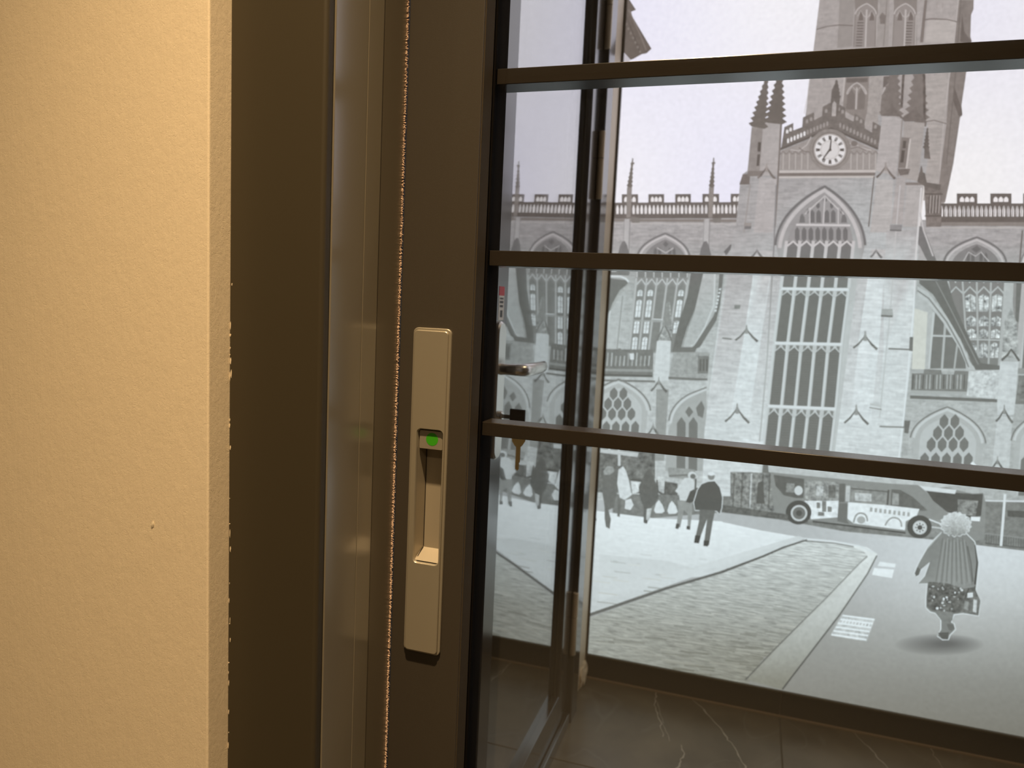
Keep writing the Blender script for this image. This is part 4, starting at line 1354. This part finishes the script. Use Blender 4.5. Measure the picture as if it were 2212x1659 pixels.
# low balustrade and wall
P(cD([(1385, 1375), (1470, 1375), (1475, 1345), (1600, 1350), (1605, 1380), (1690, 1385), (1700, 1355), (1800, 1360), (1790, 1510), (1378, 1500)]), 132, .12)
DEP[0] += 5e-6
for k in range(16):
    x = 1395 + k * 25
    L(cD([(x, 1385), (x - 5, 1490)]), 2.6, 178 if k % 3 else 104, .08, False)
L(cD([(1375, 1508), (1790, 1520)]), 6, 176); L(cD([(1372, 1548), (2010, 1575)]), 7, 118, .06)
P(cD([(1800, 1360), (2030, 1350), (2005, 1565), (1785, 1540)]), 206, .30)
P(cD([(2030, 1290), (2165, 1290), (2130, 1680), (2000, 1680)]), 210, .10, .1)
P(cD([(2060, 1000), (2110, 900), (2150, 1000), (2165, 1260), (2040, 1260)]), 176, .5)
L(cD([(2040, 1280), (2085, 1240), (2110, 1200), (2140, 1240), (2170, 1285)]), 5.0, 104, .1)
P(cD([(2165, 1390), (4200, 1410), (4200, 1620), (2140, 1600)]), 130, .35)
# aisle wall, right
P(cF([(1390, 130), (2010, 160), (2010, 640), (1340, 640)]), 186, .16, .1)
P(cF([(2150, 150), (4200, 170), (4200, 920), (1960, 900)]), 178, .16, .1)
aisle_window(cF([(1400, 390)])[0], cF([(1645, 185)])[0], cF([(1900, 430)])[0], 1030, 5, 3)
P(cF([(2010, 230), (2120, 240), (2090, 700), (1960, 700)]), 202, .10, .1)
ogee(cF([(2060, 190)])[0], 18, 24); ogee(cF([(2010, 560)])[0], 16, 20)
for ox_ in (735, 1470):
    aisle_window(cF([(1400 + ox_, 410)])[0], cF([(1645 + ox_, 205)])[0], cF([(1900 + ox_, 450)])[0], 1070, 5, 3)
P(cF([(2080, 900), (4200, 990), (4200, 1300), (2070, 1090)]), 150, .25)
L(cF([(2090, 930), (4200, 1040)]), 4, 104)

# ---- road, pavements


def RD(x, y):
    t = max(0, min(1, (y - 1210) / 400)) ** 0.9
    u = max(0, min(1, (x - 1720) / 330)) * max(0, min(1, (1480 - y) / 200))
    return (178 - 60 * t + 30 * u, 186 - 68 * t + 32 * u, 188 - 78 * t + 34 * u)


grid(1150, 2750, 1080, 1720, 26, 18, RD, .05)
P(cF([(-800, 1000), (0, 935), (400, 985), (900, 1075), (1500, 1130), (2207, 1215), (4200, 1450), (4200, 900), (-800, 800)]), 132, .22)
# light paving, far left
PAV = lambda x, y: 240 - 36 * max(0, min(1, (y - 1130) / 200)) - 10 * max(0, min(1, (1320 - x) / 100))
P(cE([(300, 1085), (900, 1110), (1400, 1175), (1960, 1200)]) + cF([(0, 1005), (300, 1070), (600, 1120)]) + [(1270, 1325), (1180, 1360), (1100, 1230)], PAV, .04, .06)
P(cF([(-900, 1240), (-400, 1290), (0, 1400), (440, 1190), (600, 1125), (560, 1105), (380, 1180), (0, 1330), (-500, 1420), (-900, 1590)]), 214, .04)
# near paving, streaked setts
SET = lambda x, y: (200 - 76 * max(0, min(1, (y - 1170) / 290)), 210 - 84 * max(0, min(1, (y - 1170) / 290)), 210 - 94 * max(0, min(1, (y - 1170) / 290)))
poly = cF([(600, 1140), (850, 1165), (1000, 1185), (1090, 1230), (1120, 1270), (1090, 1345), (760, 1800)]) + cK([(300, 850), (-200, 1700)]) + [(1150, 1600), (1150, 1385), (1270, 1335)]
P(poly, SET, .05, 0, True, .55)
DEP[0] += 5e-6
random.seed(3)
for k in range(150):
    t = random.random() ** .8
    y = 1195 + t * 260
    x = random.uniform(1275, 1840 - (y - 1190) * .85)
    ln = random.uniform(12, 60) * (.5 + t)
    g = SET(x, y)
    d = random.choice((-18, -12, 10, 16, 20))
    L([(x, y), (x + ln, y + ln * .115)], random.uniform(1.2, 3.2) * (.5 + t), tuple(max(0, c + d) for c in g), 0, False)
# kerb
P(cF([(900, 1160), (1060, 1190), (1130, 1235), (1125, 1280), (1060, 1380), (860, 1680)]) + cK([(500, 1000), (440, 1080), (180, 1010), (400, 770), (620, 550)]) + cF([(760, 1560), (1000, 1310), (1060, 1255), (1040, 1225), (960, 1190)]), lambda x, y: (222 - 92 * max(0, min(1, (y - 1190) / 290)), 233 - 101 * max(0, min(1, (y - 1190) / 290)), 234 - 112 * max(0, min(1, (y - 1190) / 290))), .08)
L(cF([(1060, 1255), (1000, 1310), (760, 1560)]) + cK([(620, 550), (400, 770), (170, 1010)]), 2.6, lambda x, y: 150 - 60 * max(0, min(1, (y - 1250) / 200)), .1)
L(cF([(1130, 1250), (1060, 1385), (860, 1680)]) + cK([(500, 1000), (440, 1080)]), 3.4, lambda x, y: 128 - 44 * max(0, min(1, (y - 1250) / 200)), .1)
L(cF([(600, 1128), (800, 1145), (1000, 1180), (1100, 1225)]), 4.0, 226)
L(cF([(600, 1143), (820, 1160), (960, 1185)]), 2.2, 130, .1)
# dark expansion joint
L([(1180, 1366), (1270, 1329), (1440, 1270)] + cF([(0, 1370), (300, 1255), (450, 1190), (620, 1135)]), [7, 6.4, 5.6, 5.4, 4.6, 4.2, 3.2], 104, .08)
# markings
P(cF([(1150, 1295), (1268, 1310), (1262, 1338), (1135, 1325)]), 236, .06); P(cF([(1110, 1340), (1255, 1352), (1240, 1415), (1095, 1390)]), 240, .06)
P(cK([(875, 535), (1115, 565), (1055, 730), (790, 685)]), 196, .25)
for k in range(6):
    p0, p1 = lerp((880, 540), (795, 685), k / 5.2), lerp((1112, 570), (1050, 722), k / 5.2)
    L(cK([p0, p1]), 3.6, 238, .05)
for k in range(9):
    p = lerp((890, 560), (1080, 590), k / 8)
    L(cK([p, (p[0] - 18, p[1] + 42)]), 2.6, 236)
# railings right
DEP[0] += 5e-6
for k in range(120):
    x = 1930 + k * 18
    L(cF([(x, 1085 + k * 2.2), (x - 2, 1160 + k * 2.2)]), 1.1, 96, 0, False)
L(cF([(1920, 1088), (4100, 1350)]), 2.2, 150); L(cF([(1920, 1160), (4100, 1424)]), 2.2, 92)
L(cF([(2065, 800), (2050, 1000), (2035, 1180)]), 5.6, 226)
P(cF([(2080, 920), (2460, 935), (2440, 990), (2085, 965)]), 96, .2)

# ---- bus
P(cF([(350, 640), (400, 610), (1180, 700), (1600, 740), (1830, 800), (1905, 790), (1925, 870), (1915, 1130), (1860, 1140), (1350, 1100), (920, 1030), (660, 1000), (470, 985), (370, 950), (340, 830)]), 146, .05)
P(cF([(430, 560), (1160, 610), (1240, 720), (960, 700), (440, 650)]), 214, .10)
P(cF([(330, 520), (1830, 640), (1840, 720), (1480, 770), (1430, 735), (1240, 725), (440, 650), (340, 640)]), 196, .12)
P(cF([(375, 660), (600, 690), (595, 830), (540, 830), (450, 810), (390, 740)]), 106, .12)
disc(*cF([(558, 775)])[0], 9, 10, 214); P(cF([(470, 720), (530, 725), (525, 790), (465, 785)]), 150, .3)
P(cF([(600, 700), (850, 715), (850, 860), (610, 860)]), 156, .5)
P(cF([(690, 740), (740, 745), (735, 815), (685, 815)]), 196, .4); P(cF([(780, 735), (830, 735), (825, 830), (775, 830)]), 116, .4)
P(cF([(600, 850), (850, 850), (845, 970), (650, 985)]), 232, .18)
for (x0, y0, x1, y1) in ((690, 860, 715, 905), (730, 850, 760, 930), (700, 930, 745, 960), (770, 890, 800, 930)):
    P(cF([(x0, y0), (x1, y0 + 4), (x1, y1), (x0, y1)]), 132, .2)
P(cF([(855, 725), (900, 725), (895, 860), (850, 860)]), 112, .08); P(cF([(905, 740), (935, 740), (930, 855), (900, 855)]), 196, .15)
P(cF([(940, 745), (1220, 770), (1215, 880), (935, 860)]), 150, .28)
P(cF([(970, 790), (1090, 800), (1090, 855), (970, 850)]), 198, .25)
L(cF([(940, 760), (1220, 785)]), 3, 108); L(cF([(1215, 770), (1205, 890)]), 4.0, 96)
P(cF([(1235, 765), (1300, 770), (1390, 820), (1500, 920), (1470, 925), (1230, 890)]), 112, .15)
P(cF([(1245, 790), (1290, 800), (1290, 880), (1240, 880)]), 156, .3)
P(cF([(850, 865), (915, 870), (910, 990), (930, 1020), (840, 1000)]), 120, .05)
P(cF([(920, 860), (1180, 880), (1440, 910), (1420, 960), (1340, 1000), (1335, 1065), (960, 1015), (915, 980)]), 236, .10)
L(cF(bez((960, 1010), (970, 940), (1010, 940)) + bez((1010, 940), (1060, 940), (1060, 1000))[1:]), 3.2, 150)
L(cF(bez((1190, 1030), (1220, 960), (1270, 975)) + bez((1270, 975), (1310, 985), (1310, 1040))[1:]), 3.2, 156)
disc(*cF([(1015, 990)])[0], 9, 8, 176)
for k in range(9):
    x = 1080 + k * 34
    P(cF([(x, 898 + k * 4.4), (x + 18, 900 + k * 4.4), (x + 16, 930 + k * 4.4), (x - 2, 928 + k * 4.4)]), 170, .1, 0, k == 0)
P(cF([(1470, 765), (1580, 780), (1760, 960), (1640, 935), (1550, 860)]), 158, .04)
P(cF([(1490, 775), (1830, 800), (1905, 800), (1890, 960), (1800, 980), (1640, 930), (1540, 850)]), 92, .12)
P(cF([(1440, 740), (1710, 770), (1700, 800), (1480, 775)]), 224, .05)
P(cF([(1720, 840), (1870, 850), (1850, 960), (1720, 950)]), 140, .55)
P(cF([(1815, 965), (1885, 968), (1880, 1000), (1815, 995)]), 240)
P(cF([(1500, 960), (1620, 1000), (1620, 1090), (1530, 1100)]), 150, .15); L(cF([(1510, 985), (1600, 1020)]), 3, 228); L(cF([(1520, 1040), (1600, 1050)]), 3, 206)
L(cF([(660, 1000), (920, 1032), (1340, 1085)]), 3.4, 84, .1)
for (cx_, cy_, ro, ri) in ((558, 935, 92, 54), (1440, 1040, 88, 46)):
    x_, y_ = cF([(cx_, cy_)])[0]
    disc(x_, y_, ro / 3.385 * 1.02, ro / 3.385 * .96, 88, 30)
    disc(x_ + 1, y_ + 1.5, ri / 3.385 * 1.12, ri / 3.385 * 1.10, 206, 26)
    disc(x_ + 1, y_ + 1.5, ri / 3.385 * .86, ri / 3.385 * .84, 120 if cx_ < 1000 else 214, 24)
    disc(x_ + 1, y_ + 1.5, ri / 3.385 * .42, ri / 3.385 * .40, 92, 18)
    if cx_ > 1000:
        for k in range(8):
            a_ = k * math.pi / 4
            disc(x_ + 1 + 8.6 * math.cos(a_), y_ + 1.5 + 8.6 * math.sin(a_), 1.8, 1.8, 104, 8)
# people and posts left of the bus
P(cF([(60, 640), (200, 640), (350, 650), (380, 920), (350, 950), (60, 900)]), 140, .55)
for x in (90, 150, 215, 300, 350):
    L(cF([(x, 650), (x - 12, 900)]), 3.2, 196 if x % 2 else 112, .3)
P(cF([(260, 720), (300, 700), (310, 870), (250, 870)]), 100, .1)
P(cF([(0, 880), (80, 890), (480, 950), (480, 990), (0, 935)]), 108, .35)
L(cF([(150, 400), (250, 430), (300, 425)]), 6, 232, .1)
L(cF([(1820, 570), (1860, 610)]), 7, 236)

# ---- people walking away on the left


def fig(pts, g, a=.10, hl=None):
    if hl:
        halo(pts, 3.4, hl)
    P(pts, g, a)


# group around x 1310
fig(cE([(1010, 790), (1035, 765), (1080, 760), (1110, 790), (1135, 840), (1135, 930), (1110, 1000), (1095, 1090), (1050, 1110), (1070, 1180), (1060, 1260), (1030, 1245), (1020, 1180), (1020, 1090), (1000, 960), (1000, 860)]), 116, .12)
fig(cE([(1010, 800), (1040, 760), (1085, 765), (1100, 800), (1060, 830), (1015, 830)]), 160, .2)
fig(cE([(1130, 790), (1165, 760), (1190, 800), (1215, 880), (1235, 990), (1180, 1030), (1140, 1010), (1120, 900)]), 220, .14)
P(cE([(1125, 1020), (1150, 1030), (1140, 1165), (1120, 1160)]), 116, .1)
P(cE([(1185, 1030), (1230, 1020), (1250, 1070), (1225, 1110), (1180, 1100)]), 222, .1)
disc(*cE([(935, 1185)])[0], 6, 5, 92)
# dark figure at 1400
fig(cE([(1350, 800), (1385, 785), (1410, 850), (1440, 930), (1450, 1000), (1420, 1060), (1390, 1090), (1370, 1140), (1360, 1215), (1330, 1200), (1330, 1090), (1300, 1000), (1290, 930), (1320, 860)]), 108, .12)
P(cE([(1355, 1100), (1395, 1095), (1375, 1190), (1350, 1195)]), 196, .2)
P(cE([(1330, 1185), (1365, 1190), (1355, 1220), (1330, 1210)]), 96)
for (x, y) in ((1455, 1080), (1560, 1085)):
    P(cE([(x - 42, y + 30), (x - 25, y - 25), (x - 4, y - 50), (x + 25, y - 10), (x + 42, y + 40), (x + 20, y + 55), (x - 30, y + 55)]), 226, .08)
L(cE([(1440, 980), (1500, 1040)]), 2, 120); L(cE([(1580, 1000), (1560, 1045)]), 2, 120)
# pair: pale top, dark jacket
fig(cE([(1655, 855), (1720, 850), (1740, 920), (1735, 1010), (1690, 1060), (1620, 1050), (1610, 980), (1580, 960)]), 214, .08)
disc(*cE([(1715, 832)])[0], 9.0, 7.6, 214, 20); disc(*cE([(1722, 842)])[0], 6.0, 5.4, 118, 16)
P(cE([(1600, 1030), (1720, 1040), (1715, 1130), (1700, 1260), (1680, 1255), (1680, 1140), (1650, 1110), (1620, 1250), (1590, 1240), (1605, 1120)]), 156, .10)
P(cE([(1590, 1215), (1618, 1222), (1605, 1262), (1582, 1255)]), 88); P(cE([(1672, 1235), (1700, 1240), (1700, 1268), (1670, 1262)]), 88)
P(cE([(1700, 960), (1760, 930), (1780, 1010), (1700, 1055), (1665, 1045)]), 92, .12)
L(cE([(1745, 860), (1740, 960)]), 4, 104)
jk = cE([(1840, 885), (1895, 880), (1935, 930), (1955, 1010), (1950, 1090), (1935, 1140), (1915, 1120), (1900, 1115), (1740, 1110), (1730, 1050), (1760, 950), (1790, 905)])
fig(jk, 96, .05, 222)
P(cE([(1775, 1105), (1900, 1112), (1880, 1200), (1850, 1390), (1808, 1385), (1835, 1180), (1790, 1300), (1770, 1370), (1735, 1355), (1770, 1200)]), 116, .12)
P(cE([(1740, 1310), (1785, 1315), (1770, 1375), (1730, 1370)]), 78); P(cE([(1808, 1350), (1855, 1355), (1840, 1400), (1805, 1395)]), 78)
disc(*cE([(1868, 842)])[0], 7.6, 8.0, 140, 20); P(cE([(1840, 830), (1850, 808), (1880, 806), (1902, 828), (1870, 838)]), 230)
# figures further left (they show in the door glass reflection)
fig([(1232, 1010), (1248, 1000), (1262, 1020), (1266, 1060), (1250, 1120), (1240, 1120), (1236, 1060)], 130, .15)
fig([(1180, 1000), (1200, 996), (1212, 1030), (1205, 1100), (1190, 1120), (1180, 1060)], 150, .2)

# ---- woman with the handbag
# cast shadow
for k in range(18):
    t_ = k / 17
    disc(*cK([(1585 + 45 * t_, 752 - 8 * t_)])[0], 84 * (1 - t_) + 16, 20 * (1 - t_) + 4.5, (lambda t: (lambda x, y: tuple(c * (1 - .36 * t ** .8) for c in RD(x, y))))(t_), 34)
body = cF([(1600, 1085), (1545, 1140), (1500, 1195), (1450, 1280), (1420, 1340), (1405, 1380), (1420, 1400), (1450, 1350), (1520, 1290), (1480, 1400), (1430, 1455), (1500, 1450), (1490, 1560)]) + cK([(1490, 480), (1520, 510), (1560, 520), (1600, 570), (1600, 640), (1575, 690), (1610, 712), (1650, 712), (1660, 680), (1700, 640), (1690, 600), (1670, 590), (1690, 530), (1760, 520), (1870, 540), (1880, 430), (1840, 370)]) + cF([(1850, 1500), (1870, 1300), (1840, 1150), (1780, 1090)])
halo(body, 4.6, 222)
P(body, 128, .1)
P(cK([(1545, 505), (1690, 515), (1680, 580), (1650, 540), (1650, 600), (1690, 600), (1698, 632), (1660, 672), (1648, 712), (1600, 708), (1572, 685), (1600, 640), (1600, 575)]), 134, .12)
P(cK([(1575, 665), (1655, 660), (1648, 715), (1605, 712)]), 96, .1); P(cK([(1640, 600), (1690, 605), (1698, 632), (1670, 650), (1650, 640)]), 112, .1)
skirt = cF([(1510, 1430), (1850, 1470)]) + cK([(1840, 380), (1790, 470), (1720, 525), (1600, 500), (1540, 505), (1490, 470), (1500, 370)])
P(skirt, 104, .55)
random.seed(11)
for k in range(70):
    x, y = random.uniform(1510, 1790), random.uniform(320, 505)
    disc(*cK([(x, y)])[0], random.uniform(1.0, 3.4), random.uniform(1.0, 3.0), random.choice((84, 90, 176, 206, 226)), 7)
P(cK([(1770, 380), (1850, 355), (1885, 430), (1870, 540), (1760, 520), (1745, 450)]), 118, .35)
P(cK([(1790, 375), (1830, 370), (1830, 405), (1790, 410)]), 226, .1); P(cK([(1835, 420), (1860, 425), (1855, 520), (1830, 510)]), 206, .2); P(cK([(1770, 430), (1800, 440), (1795, 500), (1765, 490)]), 150, .3)
L(cK([(1840, 330), (1860, 400)]), 2, 92); L(cK([(1800, 340), (1770, 420)]), 2.2, 78)
card = cF([(1600, 1080), (1545, 1145), (1500, 1195), (1450, 1280), (1425, 1335), (1450, 1350), (1530, 1285), (1500, 1380), (1430, 1455), (1520, 1440), (1640, 1450), (1760, 1490), (1840, 1480), (1862, 1300), (1845, 1170), (1780, 1090), (1690, 1060)])
P(card, lambda x, y: 138 + 22 * max(0, min(1, (y - 1240) / 20)) - 18 * max(0, min(1, (y - 1245) / 30)), .06)
for k in range(15):
    x = 1560 + k * 19
    L(cF([(1610 + k * 12, 1120 + (k % 3) * 14), (x, 1440 + (k % 4) * 10)]), 1.8, 160 if k % 2 else 118)
P(cF([(1425, 1335), (1450, 1350), (1435, 1390), (1415, 1400), (1405, 1378)]), 110, .1)
L(cF([(1500, 1195), (1545, 1145), (1600, 1085)]), 2.2, 176); L(cF([(1845, 1170), (1862, 1300), (1845, 1460)]), [2, 4, 5], 88)
L(cF([(1790, 1180), (1815, 1300), (1830, 1440)]), 3.0, 110)
hair = []
for k in range(34):
    a_ = 2 * math.pi * k / 34
    rr = 1 + (.09 if k % 2 else -.04)
    hair.append((1705 + 105 * rr * math.cos(a_), 1022 + 82 * rr * math.sin(a_)))
halo(cF(hair), 3.0, 226)
P(cF(hair), lambda x, y: 206 - 60 * max(0, min(1, (y - 1128) / 28)), .22)
DEP[0] += 5e-6
for k in range(260):
    a_, q_ = random.uniform(0, 2 * math.pi), random.random() ** .5
    x_, y_ = 1705 + 98 * q_ * math.cos(a_), 1022 + 78 * q_ * math.sin(a_)
    t_ = a_ + random.uniform(-.7, .7)
    l_ = random.uniform(8, 26)
    g_ = 176 + 50 * q_ - 70 * max(0, (y_ - 1030) / 70) + random.uniform(-26, 20)
    L(cF([(x_, y_), (x_ + l_ * .5 * math.cos(t_), y_ + l_ * .5 * math.sin(t_)), (x_ + l_ * math.cos(t_ + .5), y_ + l_ * math.sin(t_ + .5))]), random.uniform(.7, 1.7), max(96, min(240, g_)), 0, k % 40 == 0)


def print_material():
    mt, nt, p = new_mat('backlit_print')
    at = nd(nt, 'ShaderNodeVertexColor', layer_name='ink')
    ar = nd(nt, 'ShaderNodeVertexColor', layer_name='grain')
    tc = nd(nt, 'ShaderNodeTexCoord')
    sep = nd(nt, 'ShaderNodeSeparateColor')
    nt.links.new(ar.outputs['Color'], sep.inputs[0])

    def nz(scale, detail, stretch, dist=0.0):
        mp = nd(nt, 'ShaderNodeMapping')
        mp.inputs['Scale'].default_value = stretch
        nt.links.new(tc.outputs['Object'], mp.inputs[0])
        n = nd(nt, 'ShaderNodeTexNoise')
        n.inputs['Scale'].default_value = scale
        n.inputs['Detail'].default_value = detail
        n.inputs['Roughness'].default_value = 0.65
        n.inputs['Distortion'].default_value = dist
        nt.links.new(mp.outputs[0], n.inputs['Vector'])
        m_ = nd(nt, 'ShaderNodeMapRange')
        m_.inputs['From Min'].default_value = 0.25
        m_.inputs['From Max'].default_value = 0.75
        m_.inputs['To Min'].default_value = -1
        m_.inputs['To Max'].default_value = 1
        nt.links.new(n.outputs[0], m_.inputs['Value'])
        return m_

    def mul(a, b):
        n = nd(nt, 'ShaderNodeMath', operation='MULTIPLY')
        nt.links.new(a, n.inputs[0])
        if isinstance(b, float):
            n.inputs[1].default_value = b
        else:
            nt.links.new(b, n.inputs[1])
        return n.outputs[0]

    def add(a, b):
        n = nd(nt, 'ShaderNodeMath', operation='ADD')
        nt.links.new(a, n.inputs[0])
        if isinstance(b, float):
            n.inputs[1].default_value = b
        else:
            nt.links.new(b, n.inputs[1])
        return n.outputs[0]

    blotch = nz(95, 5, (1, 1, 1))
    streak = nz(26, 3, (1, 1, 5.5))
    film = nz(520, 1, (1, 1, 1))
    v = add(mul(blotch.outputs[0], mul(sep.outputs[0], 1.5)), mul(streak.outputs[0], mul(sep.outputs[1], 0.8)))
    sx = nd(nt, 'ShaderNodeSeparateXYZ')
    cx = nd(nt, 'ShaderNodeCombineXYZ')
    nt.links.new(tc.outputs['Object'], sx.inputs[0])
    nt.links.new(sx.outputs['X'], cx.inputs['X'])
    nt.links.new(sx.outputs['Z'], cx.inputs['Y'])
    bk = nd(nt, 'ShaderNodeTexBrick')
    bk.inputs['Scale'].default_value = 1.0
    bk.inputs['Brick Width'].default_value = 0.034
    bk.inputs['Row Height'].default_value = 0.0105
    bk.inputs['Mortar Size'].default_value = 0.0009
    bk.inputs['Mortar Smooth'].default_value = 0.6
    bk.inputs['Color1'].default_value = (0.25, 0.25, 0.25, 1)
    bk.inputs['Color2'].default_value = (0.85, 0.85, 0.85, 1)
    bk.inputs['Mortar'].default_value = (0.05, 0.05, 0.05, 1)
    nt.links.new(cx.outputs[0], bk.inputs['Vector'])
    bs = add(bk.outputs['Color'], -0.52)
    v = add(v, mul(bs, mul(sep.outputs[1], 0.85)))
    setts = nz(22, 3, (1, 1, 13))
    v = add(v, mul(setts.outputs[0], sep.outputs[2]))
    v = add(v, mul(film.outputs[0], 0.014))
    v = add(v, 1.0)
    mx = nd(nt, 'ShaderNodeVectorMath', operation='SCALE')
    nt.links.new(at.outputs['Color'], mx.inputs[0])
    nt.links.new(v, mx.inputs['Scale'])
    p.inputs['Base Color'].default_value = (0.03, 0.03, 0.03, 1)
    p.inputs['Roughness'].default_value = 0.45
    p.inputs['Specular IOR Level'].default_value = 0.25
    nt.links.new(mx.outputs[0], p.inputs['Emission Color'])
    p.inputs['Emission Strength'].default_value = PRINT_STRENGTH
    mt.cycles.emission_sampling = 'NONE'
    return mt


PRINT_STRENGTH = 1.17
lb = empty('lightbox')
tag(lb, 'large backlit black and white city photograph of a Gothic abbey behind the doors', 'lightbox')
PX0, PX1, PZ0, PZ1 = -0.4135, 2.35, 0.0790, 2.45
# keep only what lies on the panel
bm = bmesh.new()
lay_c = bm.loops.layers.float_color.new('ink')
lay_g = bm.loops.layers.float_color.new('grain')
vv = [bm.verts.new(c) for c in PV]
base = YL + 2e-5
for (xa, xb, za, zb) in ((PX0, PX1, PZ0, PZ1),):
    q = [bm.verts.new((x, base, z)) for x, z in ((xa, za), (xb, za), (xb, zb), (xa, zb))]
    f = bm.faces.new(q)
    for lp in f.loops:
        lp[lay_c] = (.80, .79, .86, 1)
        lp[lay_g] = (.03, 0, 0, 1)
for face in PF:
    try:
        f = bm.faces.new([vv[i] for i in face])
    except ValueError:
        continue
    for lp, i in zip(f.loops, face):
        lp[lay_c] = PC[i]
        lp[lay_g] = (*PA[i], 1)
for co, no in (((PX0, 0, 0), (-1, 0, 0)), ((PX1, 0, 0), (1, 0, 0)), ((0, 0, PZ0), (0, 0, -1)), ((0, 0, PZ1), (0, 0, 1))):
    bmesh.ops.bisect_plane(bm, geom=bm.verts[:] + bm.edges[:] + bm.faces[:], plane_co=co, plane_no=no, clear_outer=True)
for f in bm.faces:
    if f.normal.y > 0:
        f.normal_flip()
me = bpy.data.meshes.new('print_panel')
bm.to_mesh(me)
bm.free()
me.materials.append(print_material())
po = bpy.data.objects.new('print_panel', me)
COL.objects.link(po)
po.parent = lb
tag(po, 'glowing black and white photograph of an abbey, bus and walking people')
M['alu'] = principled('olive_bronze_edge', (0.10, 0.085, 0.06), 0.35, 0.4)
box('casing', PX0 - .004, PX1 + .02, YL + .0015, YL + .12, PZ0 - .004, PZ1 + .02, M['alu'], lb)
box('edge_profile', PX0 - .0045, PX0, YL - .012, YL + .0014, PZ0 - .004, PZ1 + .02, M['alu'], lb)
box('edge_profile', PX0, PX1 + .02, YL - .012, YL + .0014, PZ0 - .0045, PZ0, M['alu'], lb)
root_to_base(lb, (0.9, YL + .06, PZ0))
